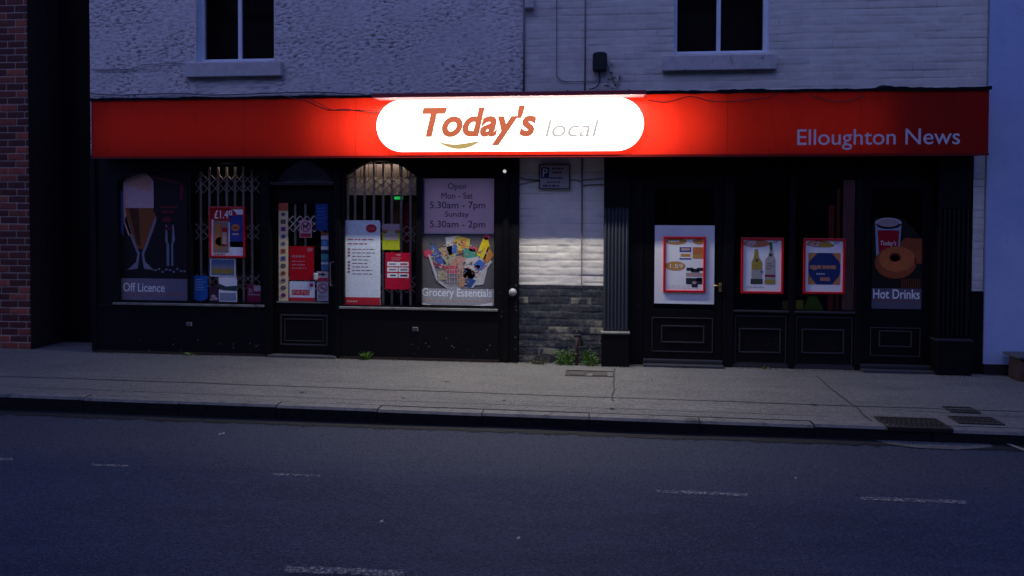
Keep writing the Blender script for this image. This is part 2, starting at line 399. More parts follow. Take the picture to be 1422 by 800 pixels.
# worn white paint on the road
mp_ = bpy.data.materials.new('worn_road_paint'); mp_.use_nodes = True; t = mp_.node_tree; pb = t.nodes['Principled BSDF']
pb.inputs['Base Color'].default_value = (.24, .24, .25, 1); pb.inputs['Roughness'].default_value = .8
g = t.nodes.new('ShaderNodeNewGeometry'); n1 = t.nodes.new('ShaderNodeTexNoise'); n1.inputs['Scale'].default_value = 45; n1.inputs['Detail'].default_value = 5; n1.inputs['Roughness'].default_value = .75
t.links.new(g.outputs['Position'], n1.inputs[0]); r1 = t.nodes.new('ShaderNodeMapRange'); r1.inputs[1].default_value = .42; r1.inputs[2].default_value = .62
t.links.new(n1.outputs['Fac'], r1.inputs[0]); tr = t.nodes.new('ShaderNodeBsdfTransparent'); ms = t.nodes.new('ShaderNodeMixShader')
t.links.new(r1.outputs[0], ms.inputs[0]); t.links.new(tr.outputs[0], ms.inputs[1]); t.links.new(pb.outputs[0], ms.inputs[2]); t.links.new(ms.outputs[0], t.nodes['Material Output'].inputs[0])
for (xa, xb, yy, wd) in [(-30, 18, 636.5, 4), (127, 180, 645.5, 3), (378, 445, 658.5, 2.8), (912, 1038, 684, 4.2), (1195, 1342, 694, 4.8), (395, 560, 797, 9)]:
    b = MB(); pp = []
    n = 24
    for i in range(n+1):
        px = xa+(xb-xa)*i/n; sl = .043*(px-(xa+xb)/2)
        for s in (-1, 1):
            gx, gy = G(px, yy+sl+s*wd*(.5+.12*random.uniform(-1, 1)), ROADZ+.03)
            pp.append((gx, gy, road_z(gx, gy)+.005))
    b.add(pp, [(2*i, 2*i+2, 2*i+3, 2*i+1) for i in range(n)])
    tag(b.build('road_marking', mp_), kind='structure')

# ---------------------------------------------------------------- common materials
BLK = mat('black_gloss_paint', (.003, .003, .0042), .42, .25, bump=.12, bscale=25, dirt=((.05, .045, .05), 30, .70, .05))
BLK2 = mat('black_weathered_paint', (.0032, .0032, .0045), .5, .22, bump=.3, bscale=30, dirt=((.085, .08, .085), 16, .66, .06))
BLKM = mat('black_moulding_paint', (.034, .034, .042), .3, .5, bump=.1, bscale=40)
SILL = mat('weathered_grey_sill', (.20, .20, .185), .7, .3, var=.4, vscale=18, dirt=((.03, .03, .03), 12, .58, .1), stretch=(.5, 1, 1))
WHITE_W = mat('white_window_paint', (.78, .82, .88), .5, var=.08)
STONE = mat('painted_sill_stone', (.62, .57, .56), .8, .3, var=.12, vscale=10, bump=.3, bscale=80, dirt=((.2, .18, .17), 6, .6, .1))
PIPE = mat('black_plastic_pipe', (.012, .012, .016), .5)
CABLE = mat('grey_cable', (.10, .09, .10), .6)
CABLEP = mat('painted_cable', (.22, .21, .22), .7)
DARKIN = mat('dark_interior', (.02, .018, .017), .9)
LEAD = mat('lead_flashing', (.008, .008, .012), .9, .1, var=.4, vscale=20, bump=.8, bscale=25)
BRASS = mat('worn_brass', (.45, .30, .12), .4, metal=.9)
CHROME = mat('dull_steel', (.45, .45, .45), .35, metal=.9)
WHP = mat('white_print', (.82, .82, .86), .5, .4)
def ink(r, g, b, rough=.5): return mat('ink_%02x%02x%02x' % (int(r*255), int(g*255), int(b*255)), (r, g, b), rough, .3, var=.14, vscale=30)

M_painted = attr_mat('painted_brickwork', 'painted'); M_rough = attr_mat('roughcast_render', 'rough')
M_red = attr_mat('old_red_brickwork', 'redbrick'); M_white = attr_mat('smooth_white_render', 'white')

def f_painted(x, z):
    j, rn = brickfield(x, z, soft=z > PIERZ)
    n = noise.noise((x*9, 0, z*18))*.0035+noise.noise((x*40, 2, z*60))*.0012
    return j*.0045-.002*rn+n*.8, (j, rn, .5)
def f_red(x, z):
    j, rn = brickfield(x, z, .0855, .23, .07)
    return j*.008-.003*rn+noise.noise((x*40, 2, z*60))*.0015, (j, rn, .5)
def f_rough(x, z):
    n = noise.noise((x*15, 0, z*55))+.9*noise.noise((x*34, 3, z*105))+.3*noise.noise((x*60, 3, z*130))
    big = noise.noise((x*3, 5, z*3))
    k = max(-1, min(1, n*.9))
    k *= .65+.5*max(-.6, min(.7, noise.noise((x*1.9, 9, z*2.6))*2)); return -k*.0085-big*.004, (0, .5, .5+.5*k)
def f_white(x, z):
    n = noise.noise((x*30, 0, z*40))+.5*noise.noise((x*70, 3, z*90))
    return -n*.0016, (0, .5, .5)

# ---------------------------------------------------------------- the two buildings over the shops
XL, XM, XR = P(125, 100)[0], P(727, 60)[0], P(1371, 60)[0]
XP0, XP1 = P(721, 380)[0], P(838, 380)[0]           # the pier
XS1 = P(1349, 420)[0]                               # right end of right shopfront
ZF = P(720, 217, -.28)[1]
TOP = 5.6
def sash_window(parent, px0, px1, py_bot, pxm, H, sillpx, name='window', reveal=.10):
    x0, x1 = P(px0, 40, reveal)[0], P(px1, 40, reveal)[0]; z0 = P((px0+px1)/2, py_bot, reveal)[1]; z1 = z0+H
    fr = MB(); t = .045
    fr.frame(x0-.035, x1+.035, z0-.03, z1+.03, t, reveal-.01, reveal+.06)
    xm = P(pxm, 40, reveal)[0]; fr.box(xm-.022, xm+.022, reveal, reveal+.045, z0+.015, z1-.015)
    fr.box(x0, x1, reveal+.002, reveal+.05, z0+H*.52, z0+H*.52+.045)
    f = fr.build(name, WHITE_W, parent, bevel=.003)
    MB().box(x0, x1, reveal+.022, reveal+.026, z0, z1).build('pane', GLASS, f)
    s0, s1, sz0, sz1 = RC(*sillpx, -.07)
    MB().box(s0, s1, -.07, reveal, sz0, sz1).build('sill', STONE, f, bevel=.008)
    MB().box(x0-.1, x1+.1, reveal+.35, reveal+.37, z0-.1, z1+.1).build('blind_room', DARKIN, f)
    return (x0-.035, x1+.035, z0-.03, z1+.03), sz1

# left building
LB = thing('rendered_building', 'pebble dashed two storey building over the left shopfront, with one dark upper window', 'building', (XL, 0, 0))
h1, _ = sash_window(LB, 283, 382, 84, 333, 1.5, (256, 86, 390, 106))
holes = [h1]
hx0, hx1, hz0, hz1 = h1
zs0 = 2.3
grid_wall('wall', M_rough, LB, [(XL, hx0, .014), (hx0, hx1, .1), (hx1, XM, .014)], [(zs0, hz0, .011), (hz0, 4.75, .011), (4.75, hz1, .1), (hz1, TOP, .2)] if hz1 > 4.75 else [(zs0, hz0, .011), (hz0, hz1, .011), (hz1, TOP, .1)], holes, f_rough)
b = MB(); b.box(hx0-.02, hx0, .012, .2, hz0, hz1); b.box(hx1, hx1+.02, .012, .2, hz0, hz1); b.box(hx0, hx1, .012, .2, hz1, hz1+.02); b.box(hx0, hx1, .012, .2, hz0-.02, hz0)
b.build('window_reveal', WHITE_W, LB)
b = MB(); b.box(XL, XL+.22, .02, 7, -.1, TOP); b.box(XL+.22, XM, 6.8, 7, -.1, TOP); b.box(XL+.22, XM, .02, 6.8, 2.75, 2.95)
b.box(XL+.22, hx0-.12, .02, .12, 2.95, TOP); b.box(hx1+.12, XM, .02, .12, 2.95, TOP)
b.build('side_wall', mat('dark_brick_side', (.05, .035, .03), .9, var=.3, vscale=12), LB)
MAT_ROOF = mat('dark_roof_tiles', (.05, .035, .03), .8, var=.3, vscale=10, bump=.6, bscale=14)
b = MB(); b.prism([(0, 0)]*3, 0, 0) if False else None
b.add([(XL, -.2, TOP), (XM, -.2, TOP), (XM, 3.4, TOP+2.6), (XL, 3.4, TOP+2.6), (XL, 7.1, TOP), (XM, 7.1, TOP)], [(0, 1, 2, 3), (3, 2, 5, 4), (0, 3, 4), (1, 5, 2), (0, 4, 5, 1)])
b.build('roof', MAT_ROOF, LB)

# right building
RB = thing('painted_brick_building', 'white painted brick building over the right shopfront, one dark upper window and a pier', 'building', (XM, 0, 0))
h2, _ = sash_window(RB, 939, 1061, 73, 998, 1.5, (920, 76, 1080, 97))
hx0, hx1, hz0, hz1 = h2
ZS = 2.42
grid_wall('wall', M_painted, RB,
    [(XP0, XM, .0125), (XM, XP1, .0125), (XP1, hx0, .0125), (hx0, hx1, .05), (hx1, XS1, .0125), (XS1, XR, .0125)],
    [(-.03, ZS, .0115), (ZS, hz0, .0115), (hz0, 4.7, .0115), (4.7, hz1, .1), (hz1, TOP, .1)] if hz1 > 4.7 else [(-.03, ZS, .0115), (ZS, hz0, .0115), (hz0, hz1, .0115), (hz1, TOP, .1)],
    [h2, (XP1, XS1, -1, ZS), (XP0-1, XM, ZS, 9)], f_painted)
b = MB(); b.box(hx0-.02, hx0, .012, .2, hz0, hz1); b.box(hx1, hx1+.02, .012, .2, hz0, hz1); b.box(hx0, hx1, .012, .2, hz1, hz1+.02); b.box(hx0, hx1, .012, .2, hz0-.02, hz0)
b.build('window_reveal', WHITE_W, RB)
b = MB(); b.box(XM+.003, XR, 6.8, 7, -.1, TOP); b.box(XM+.003, XR, .03, 6.8, 2.75, 2.95); b.box(XP0+.02, XP1-.01, .03, 6.8, -.1, 2.75)
b.box(XM+.003, hx0-.12, .03, .12, 2.95, TOP); b.box(hx1+.12, XR, .03, .12, 2.95, TOP)
b.build('inner_wall', DARKIN, RB)
b = MB(); b.add([(XM+.003, -.2, TOP), (XR, -.2, TOP), (XR, 3.4, TOP+2.6), (XM+.003, 3.4, TOP+2.6), (XM+.003, 7.1, TOP), (XR, 7.1, TOP)], [(0, 1, 2, 3), (3, 2, 5, 4), (0, 3, 4), (1, 5, 2), (0, 4, 5, 1)])
b.build('roof', MAT_ROOF, RB)
# rooms behind the glass
b = MB(); b.box(XL+.23, XP0, 2.6, 2.7, -.02, 2.74); b.box(XL+.23, XP0, .12, 2.6, .005, .02); b.box(XL+.23, XP0, .12, 2.6, 2.70, 2.74)
b.build('shop_room', DARKIN, LB)
b = MB(); b.box(XP1, XS1, 2.4, 2.5, -.02, 2.74); b.box(XP1, XS1, .12, 2.4, .005, .02); b.box(XP1, XS1, .12, 2.4, 2.70, 2.74); b.box(XS1, XS1+.02, .12, 2.5, 0, 2.74)
b.build('shop_room', DARKIN, RB)

# neighbours
NB = thing('red_brick_building', 'old red brick building at the left edge, past a black passage', 'building', (P(38, 300)[0], 0, 0))
XN = P(40, 250)[0]
grid_wall('wall', M_red, NB, [(-9.5, -7.6, .05), (-7.6, XN, .011)], [(-.03, 4.7, .0115), (4.7, 6.2, .1)], [], f_red)
b = MB(); b.box(XN-.215, XN, .01, 6, -.05, 6.2); b.box(-9.5, XN-.22, 5.8, 6, -.05, 6.2)
o = b.build('side_wall', mat('sooty_brick', (.045, .025, .022), .9, var=.4, vscale=20, bump=.5, bscale=20), NB)
b = MB(); b.box(-9.6, XN+.05, -.15, 6.2, 6.2, 6.35); b.build('roof', MAT_ROOF, NB)
# passage end
b = MB(); b.box(XN+.005, XL-.005, .55, .65, -.02, 5.6)
o = b.build('passage_wall', mat('black_boarding', (.006, .005, .007), .85, .2, bump=.3, bscale=8)); tag(o, 'black boarded wall closing the dark passage beside the red brick building', 'wall')
WB = thing('white_rendered_building', 'smooth bluish white rendered building at the right edge with a black painted foot', 'building', (XR+.02, 0, 0))
ZPL = P(1385, 506, -.03)[1]
grid_wall('wall', M_white, WB, [(XR+.004, 6.2, .016), (6.2, 9, .5)], [(ZPL, 4.7, .014), (4.7, 6, .2)], [], f_white, y=-.03)
b = MB(); b.box(XR+.004, 9, -.05, .1, -.1, ZPL); b.build('plinth', mat('black_plinth', (.012, .012, .016), .7, bump=.5, bscale=40), WB)
b = MB(); b.box(XR+.004, XR+.2, -.012, 6, -.05, 6); b.box(XR+.2, 9, 5.8, 6, -.05, 6); b.build('side_wall', mat('plain_render', (.4, .42, .46), .9), WB)
b = MB(); b.box(XR+.004, 9.1, -.1, 6.2, 6, 6.15); b.build('roof', MAT_ROOF, WB)
# black painted foot under the narrow brick strip
x0, x1, z0, z1 = RC(1347, 405, 1365, 524, -.02)
tag(MB().box(x0, XR, -.02, .0, -.05, z1).build('wall_plinth', BLK2), 'black painted wall foot between the right shopfront and the white building', 'plinth')

# ---------------------------------------------------------------- fascia sign
FY = -.28
fx0, fx1 = P(127, 180, FY)[0], P(1373, 170, FY)[0]; fz0, fz1 = ZF, (P(300, 138, FY)[1]+P(1200, 125, FY)[1])/2
SG = thing('fascia_sign', 'long red fascia sign over both shopfronts with a lit white oval panel in its middle', 'sign', ((fx0+fx1)/2, 0, fz0))
RED = mat('red_vinyl', (.40, .016, .010), .5, .15, var=.1, vscale=3, dirt=((.17, .008, .006), 5, .56, .2), stretch=(2.5, 1, .5))
t = RED.node_tree; pr = t.nodes['Principled BSDF']; trn = t.nodes.new('ShaderNodeBsdfTranslucent'); trn.inputs[0].default_value = (.88, .17, .10, 1)
mi = t.nodes.new('ShaderNodeMixShader'); mi.inputs[0].default_value = .35
t.links.new(pr.outputs[0], mi.inputs[1]); t.links.new(trn.outputs[0], mi.inputs[2]); t.links.new(mi.outputs[0], t.nodes['Material Output'].inputs[0])
MB().box(fx0, fx1, FY, FY+.006, fz0, fz1).build('fascia_panel', RED, SG)
b = MB(); b.box(fx0, fx1, FY+.0065, -.016, fz1-.012, fz1); b.box(fx0, fx1, FY+.0065, -.016, fz0, fz0+.012); b.box(fx0, fx1, -.0155, -.004, fz0, fz1)
b.box(fx0, fx0+.012, FY+.0065, -.016, fz0+.012, fz1-.012); b.box(fx1-.012, fx1, FY+.0065, -.016, fz0+.012, fz1-.012)
b.build('casing', mat('casing_metal', (.20, .03, .03), .6), SG)
for (ln, en) in ((3.5, 80.), (4.4, 40.), (8.8, 14.)):
    L = bpy.data.lights.new('tube', 'AREA'); L.shape = 'RECTANGLE'; L.size = ln; L.size_y = .55; L.energy = en; L.color = (1., .9, .8)
    xo = (P(523, 175, FY)[0]+P(894, 175, FY)[0])/2
    o = bpy.data.objects.new('inner_tube', L); C.objects.link(o); o.parent = SG
    o.location = Vector((xo if ln < 8 else fx0+.05+ln/2, -.03-.004*ln, (fz0+fz1)/2))-SG.location; o.rotation_euler = (rad(-90), 0, 0)
b = MB(); b.box(fx0-.004, fx1+.004, FY-.012, FY-.0005, fz0-.012, fz0+.012); b.build('edge_trim', mat('dark_red_trim', (.16, .006, .006), .4), SG)
# crinkled lead flashing
b = MB(); n = 200; pts = []
for i in range(n+1):
    x = fx0-.02+(fx1-fx0+.04)*i/n; big = .5+.5*noise.noise((x*1.1, 0, 2)); 
    e = .012*noise.noise((x*5, 0, 1))+.016*noise.noise((x*2.1, 4, 1))+(.030 if x > .9 else .012)*abs(noise.noise((x*7, 1, 1)))*2
    zz = fz1+.014
    pts += [(x, .015, zz+.035+e), (x, -.1, zz+.022+e), (x, FY-.012, zz+.006+.5*e), (x, FY-.016, fz1-.012+.012*noise.noise((x*6, 3, 3)))]
b.add(pts, [(4*i+k, 4*i+k+1, 4*i+k+5, 4*i+k+4) for i in range(n) for k in range(3)])
o = b.build('flashing', LEAD, SG); sm = o.modifiers.new('thick', 'SOLIDIFY'); sm.thickness = .004
for px in (338, 494, 1010, 1195):
    x = P(px, 175, FY)[0]; MB().box(x-.0015, x+.0015, FY-.0012, FY-.0002, fz0+.013, fz1-.015).build('panel_joint', mat('dark_red_trim', (.16, .006, .006), .4), SG)
# oval panel
ox0, ox1, oz0, oz1 = RC(523, 137, 894, 210, FY-.03)
rr = (oz1-oz0)/2; cz = (oz0+oz1)/2
poly = [(ox1-rr+rr*math.cos(a), cz+rr*math.sin(a)) for a in [(-90+180*i/20)*math.pi/180 for i in range(21)]]+[(ox0+rr+rr*math.cos(a), cz+rr*math.sin(a)) for a in [(90+180*i/20)*math.pi/180 for i in range(21)]]
b = MB(); b.prism(poly, FY-.03, FY-.001)
LITW = mat('lit_white_acrylic', (.8, .8, .8), .3, emit=(1, .985, .97), estr=2.2)
oval = b.build('light_panel', LITW, SG)
TX = FY-.034
def tbox(a, b_, c, d, Y): return RC(a, b_, c, d, Y)
b = MB(); x0, x1, z0, z1 = tbox(586, 147, 745, 202, TX)
b.text("Today's", x0, x1, z0, z1, TX-.004, 0, shear=.24, offset=.036, ext=.006, res=8)
b.build('lettering', mat('lit_orange_red_letters', (.02, .004, .003), .9, .0, emit=(.58, .15, .07), estr=.85), SG)
b = MB(); x0, x1, z0, z1 = tbox(757, 166, 832, 190, TX)
b.text("local", x0, x1, z0, z1, TX-.003, 0, shear=.22, offset=.002, ext=.004, res=8)
b.build('lettering', mat('washed_out_grey_letters', (.02, .02, .02), .9, .0, emit=(.60, .55, .54), estr=.85), SG)
b = MB(); x0, x1, z0, z1 = tbox(605, 194, 667, 207, TX); n = 20; pl = []; pu = []
for i in range(n+1):
    u = i/n; x = x0+(x1-x0)*u; s = (2*u-1.05)
    lo = z0+(z1-z0)*.9*s*s; th = (z1-z0)*.62*(1-abs(2*u-1)**2.2)*(.45+.75*u); pl.append((x, lo)); pu.append((x, lo+th+.001))
b.prism(pl+pu[::-1], TX-.004, TX, 0); b.build('smile_mark', mat('lit_gold_smile', (.02, .015, .005), .9, .0, emit=(.60, .42, .16), estr=.8), SG)
b = MB(); x0, x1, z0, z1 = tbox(1107, 179, 1333, 208, FY-.002)
b.text("Elloughton News", x0, x1, z0, z1, FY-.004, 0, offset=.004, res=6); b.build('lettering', mat('pale_lilac_letters', (.62, .60, .72), .5), SG)
# trough light over the oval
tx0, tx1 = P(516, 131, FY-.28)[0], P(898, 130, FY-.28)[0]; tz0, tz1 = P(700, 133.5, FY-.27)[1], P(700, 127.5, FY-.27)[1]
TR = thing('trough_light', 'long dark red lamp trough jutting out above the lit white oval', 'lamp', ((tx0+tx1)/2, FY, tz0))
b = MB(); b.box(tx0, tx1, FY-.27, FY-.255, tz0, tz1); b.box(tx0, tx1, FY-.255, FY-.02, tz1-.012, tz1); b.box(tx0, tx0+.015, FY-.255, FY-.02, tz0, tz1-.012); b.box(tx1-.015, tx1, FY-.255, FY-.02, tz0, tz1-.012)
b.build('housing', mat('trough_red_paint', (.30, .03, .045), .5), TR, bevel=.003)
b = MB(); b.box(tx0+.016, tx1-.016, FY-.25, FY-.03, tz0+.006, tz0+.012); b.build('diffuser', mat('pink_lit_diffuser', (.6, .3, .3), .6, emit=(.9, .25, .22), estr=.35), TR)
for xc in (tx0+(tx1-tx0)*.25, tx0+(tx1-tx0)*.75):
    L = bpy.data.lights.new('tube', 'AREA'); L.shape = 'RECTANGLE'; L.size = (tx1-tx0)/2-.06; L.size_y = .022; L.energy = LAMP_W; L.color = (1., .96, .84)
    o = bpy.data.objects.new('lamp_tube', L); C.objects.link(o); o.parent = TR
    o.location = Vector((xc, FY-.21, tz0-.004))-TR.location; o.rotation_euler = (rad(-6), 0, 0)
for k in range(5):
    x = tx0+(tx1-tx0)*(.06+.22*k)
    MB().box(x-.01, x+.01, FY-.25, FY-.0, tz1+.001, tz1+.010).build('bracket', LEAD, TR)

# loose cable drooping across the top left of the fascia
def curve_pts(pxs, Y, n=6):
    p = [Vector((P(a, b_, Y)[0], Y, P(a, b_, Y)[1])) for a, b_ in pxs]; out = []
    for i in range(len(p)-1):
        p0, p1, p2, p3 = p[max(i-1, 0)], p[i], p[i+1], p[min(i+2, len(p)-1)]
        for k in range(n):
            t = k/n; out.append(.5*((2*p1)+(p2-p0)*t+(2*p0-5*p1+4*p2-p3)*t*t+(3*p1-p0-3*p2+p3)*t**3))
    out.append(p[-1]); return out
b = MB(); b.tube(curve_pts([(396, 134), (425, 140), (440, 147), (458, 153), (480, 152), (515, 156), (535, 154), (548, 147)], FY-.02), .006)
b.tube(curve_pts([(430, 138), (446, 145), (463, 153), (495, 153), (520, 153), (540, 152)], FY-.03), .004)
tag(b.build('loose_cable', mat('dusty_dark_cable', (.05, .03, .03), .7)), 'thin dark cable drooping across the red fascia left of the lit oval', 'cable')
b = MB(); b.tube(curve_pts([(900, 139), (920, 142), (935, 140), (960, 134), (990, 141), (1030, 140), (1060, 136), (1080, 131)], FY-.02), .005)
b.tube(curve_pts([(1125, 132), (1150, 140), (1175, 141), (1200, 133)], FY-.02), .005)
tag(b.build('loose_cable', mat('dusty_dark_cable', (.05, .03, .03), .7)), 'dark cable sagging along the top of the red fascia right of the lit oval', 'cable')
b = MB(); b.tube(curve_pts([(126, 130), (160, 132), (200, 131), (250, 130), (300, 132), (390, 129), (440, 128), (505, 131)], -.03), .007)
tag(b.build('wall_cable', CABLE), 'dark cable running along the pebble dash just above the left end of the red fascia', 'cable')
b = MB(); b.tube(curve_pts([(128, 97), (180, 96), (200, 90), (250, 88), (256, 90)], -.02), .004); b.tube(curve_pts([(130, 98), (180, 97), (235, 95)], -.02), .003)
tag(b.build('wall_cable', CABLEP), 'two thin cables on the pebble dash left of the stone sill', 'cable')
# pipes and cables on the painted brick
b = MB(); x, _ = P(727.5, 50, -.03); b.tube([(x, -.02, fz1+.05), (x, -.02, 4.35)], .012)
tag(b.build('thin_downpipe', CABLEP, smooth=True), 'thin grey pipe running up the join of the pebble dash and the painted brick', 'pipe')
b = MB(); x0, x1, z0, z1 = RC(729, -8, 741, 11, -.08); b.box(x0, x1, -.09, 0, z0, z1)
tag(b.build('junction_box', STONE, bevel=.005), 'small pale junction box high on the brick where the two walls meet', 'box')
b = MB(); x, _ = P(812.5, 60, -.02); b.tube([(x, -.012, fz1+.04), (x, -.012, 4.6)], .008)
tag(b.build('conduit', CABLEP, smooth=True), 'thin straight painted conduit rising just left of the black cowl', 'pipe')
b = MB(); b.tube([(P(773, -60, -.02)[0], -.012, 4.6)]+curve_pts([(773, 0), (773, 60), (773, 100), (775, 108), (785, 113), (815, 113), (828, 112), (832, 106), (833, 98)], -.02), .005)
tag(b.build('wall_cable', CABLEP), 'painted cable dropping down the brick and hooking right to the black cowl', 'cable')
# black lamp cowl with ivy sprig
VC = thing('black_cowl', 'small black domed cowl on the painted brick above the right end of the lit oval', 'vent', (P(832, 98, -.05)[0], 0, P(832, 98)[1]))
x0, x1, z0, z1 = RC(823, 72, 843, 98, -.08); cx = (x0+x1)/2; rw = (x1-x0)/2
b = MB(); poly = [(x0+.006, z0), (x1-.006, z0), (x1, z0+.03), (x1, z1-.03)]+[(cx+rw*math.cos(a), z1-.03+.03*math.sin(a)) for a in [math.pi*i/10 for i in range(1, 10)]]+[(x0, z1-.03), (x0, z0+.03)]
b.prism(poly, -.10, 0); b.build('cowl', PIPE, VC, bevel=.012)
b = MB(); b.tube(curve_pts([(831, 97), (833, 108), (831, 117), (826, 122), (818, 124)], -.03), .007); b.build('cable_tail', PIPE, VC)
def leaf_clump(b, c, rx, rz, n, size, ry=.03, up=.6, mi=0):
    for _ in range(n):
        a = random.uniform(0, 2*math.pi); q = random.random()**.6
        base = Vector((c[0]+random.uniform(-1, 1)*rx, c[1]+random.uniform(-1, 1)*ry, c[2]+rz*random.random()**1.3*q))
        d = Vector((math.cos(a), math.sin(a)*.6, up+random.uniform(-.4, .8))).normalized(); s = size*random.uniform(.5, 1.25)
        sd = d.cross(Vector((random.uniform(-1, 1), random.uniform(-1, 1), random.uniform(-1, 1)))).normalized()
        tip = base+d*s; mid = base+d*s*.5
        b.add([base, mid+sd*s*.22, tip-Vector((0, 0, s*.15)), mid-sd*s*.22], [(0, 1, 2, 3)], mi)
def blade_clump(b, c, rx, h, n, mi=0, wdt=.006):
    for _ in range(n):
        bs = Vector((c[0]+random.uniform(-1, 1)*rx*.5, c[1]+random.uniform(-.5, .5)*.04, c[2]))
        a = random.uniform(-1, 1); hh = h*random.uniform(.45, 1)
        tip = bs+Vector((a*rx*1.1, random.uniform(-.05, .03), hh)); mid = bs+Vector((a*rx*.4, 0, hh*.65))
        sd = Vector((wdt, 0, 0)); b.add([bs-sd, bs+sd, mid+sd, tip, mid-sd], [(0, 1, 2, 3, 4)], mi)
LEAF = mat('weed_leaf', (.075, .16, .02), .5, .4, var=.4, vscale=40)
LEAFD = mat('ivy_leaf', (.03, .045, .02), .6, .4, var=.4, vscale=40)
b = MB(); 
for (px, py, r_) in [(845, 90, .03), (848, 100, .035), (851, 108, .04), (856, 116, .05), (846, 118, .04), (861, 108, .02), (853, 121, .04)]:
    x, z = P(px, py, -.04); leaf_clump(b, (x, -.03, z-.02), r_, .05, 14, .028, .02)
b.tube(curve_pts([(842, 86), (846, 98), (851, 110), (856, 121)], -.02), .004)
x, z = P(861, 105, -.03); b.tube([(x, -.03, z), (P(858, 121)[0], -.02, P(858, 121)[1])], .003)
tag(b.build('ivy_sprig', LEAFD), 'scruffy dead ivy sprig hanging from the black cowl down to the fascia', 'plant')

# ---------------------------------------------------------------- left shopfront
YF, YB = -.05, .06
SF = thing('arched_shopfront', 'black timber shopfront on the left with arched windows either side of its own door', 'shopfront', (P(420, 490)[0], 0, 0))
Z0L = 0.
bays = [(168, 261, 239, 252, 420), (269, 362, 226, 244, 421), (480, 578, 223, 246, 427), (587, 687, 224, 246, 429)]
door = (379, 464)
def bx(px): return P(px, 340, YF)[0]
ztop = ZF+.08
fr = MB()
xe0, xe1 = P(128, 350, YF)[0], P(720, 350, YF)[0]
edges = []
for (a, c, pk, sp, bt) in bays: edges.append((P(a, 340, .006)[0], bx(c), P((a+c)/2, pk, YF)[1], P((a+c)/2, sp, YF)[1], P((a+c)/2, bt, YF)[1]))
dx0, dx1 = P(door[0], 340, .01)[0], bx(door[1]); dzh = P(421, 253, YF)[1]; dpk = P(421, 223, YF)[1]; dzb = P(421, 276, YF)[1]
edges.insert(2, (dx0, dx1, dpk, dzh, 0.))
SILLZ = P(420, 424, YF)[1]
cur = xe0
for (a, c, pk, sp, bt) in edges:
    fr.box(cur, a, YF, YB, 0.0, ztop)
    n = 16
    def za(u): s = 2*u-1; return sp+(pk-sp)*math.sqrt(max(0, 1-s*s*.999)) if False else sp+(pk-sp)*(1-s*s)
    for i in range(n):
        u0, u1 = i/n, (i+1)/n; X0, X1 = a+(c-a)*u0, a+(c-a)*u1
        fr.prism([(X0, za(u0)), (X1, za(u1)), (X1, ztop), (X0, ztop)], YF, YB)
    cur = c
fr.box(cur, xe1, YF, YB, 0.0, ztop)
fr.build('frame', BLK2, SF)
# slim pilaster strips standing proud
for px in (131, 372, 470, 582, 703):
    x = bx(px); MB().box(x-.03, x+.03, YF-.022, YF-.0005, .02 if px != 582 else SILLZ+.05, ztop-.03).build('pilaster_strip', BLK, SF, bevel=.004)
for (a, c, mid) in ((160, 366, 262), (474, 690, 577)):
    x0, x1 = bx(a), bx(c)
    MB().box(x0-.03 if a > 200 else xe0+.02, x1+.02, YF-.012, YB, .03, SILLZ-.03).build('stall_riser', BLK2, SF, bevel=.004)
    MB().box(x0-.02, x1+.015, YF-.035, YF-.0005, SILLZ-.028, SILLZ-.002).build('sill', SILL, SF, bevel=.004)
    MB().box(x0-.03 if a > 200 else xe0+.02, x1+.03, YF-.02, YF+.02, -.02, .03).build('skirting', mat('rusty_dark_skirting', (.035, .018, .013), .85, var=.5, vscale=20, dirt=((.12, .06, .03), 12, .6, .1)), SF)
    xv, zv = P(mid+ (0 if mid > 400 else 1), 450 if mid < 400 else 457, YF-.012)
    v = MB(); v.box(xv-.032, xv+.032, YF-.022, YF-.0125, zv-.022, zv+.022)
    for k in range(3): v.box(xv-.026, xv+.026, YF-.026, YF-.0222, zv-.015+.012*k, zv-.010+.012*k, 1)
    v.build('air_vent', [mat('grey_vent', (.28, .28, .29), .6), mat('dark_slot', (.03, .03, .03), .6)], SF)
for i, (a, c, pk, sp, bt) in enumerate(edges):
    if i == 2: continue
    bt = max(bt, SILLZ) if False else SILLZ
    fr = MB().box(a-.01, c+.01, .012, .016, bt, pk+.01).build('window_pane', GLASS, SF)
    MB().box(a-.0, c+.0, YF+.005, .05, SILLZ-.03, SILLZ+.012).build('window_bead', BLK, SF)
# fanlight
fl = MB(); n = 14; pts = []
zb = P(421, 252, 0)[1]
for i in range(n):
    u0, u1 = i/n, (i+1)/n
    f = lambda u: dzh+(dpk-dzh)*(1-(2*u-1)**2)
    fl.flat([(dx0+(dx1-dx0)*u0, dzh), (dx0+(dx1-dx0)*u1, dzh), (dx0+(dx1-dx0)*u1, f(u1)), (dx0+(dx1-dx0)*u0, f(u0))], .02)
fo = fl.build('fanlight', GLASS, SF)
MB().box(dx0, dx1, YF-.015, YB, dzh-.035, dzh).build('transom', BLKM, SF, bevel=.004)
MB().box(dx0-.05, dx1+.05, .065, .08, dzh-.05, dpk+.05).build('fanlight_backing', mat('grey_card', (.5, .5, .54), .8, var=.5, vscale=6), SF)
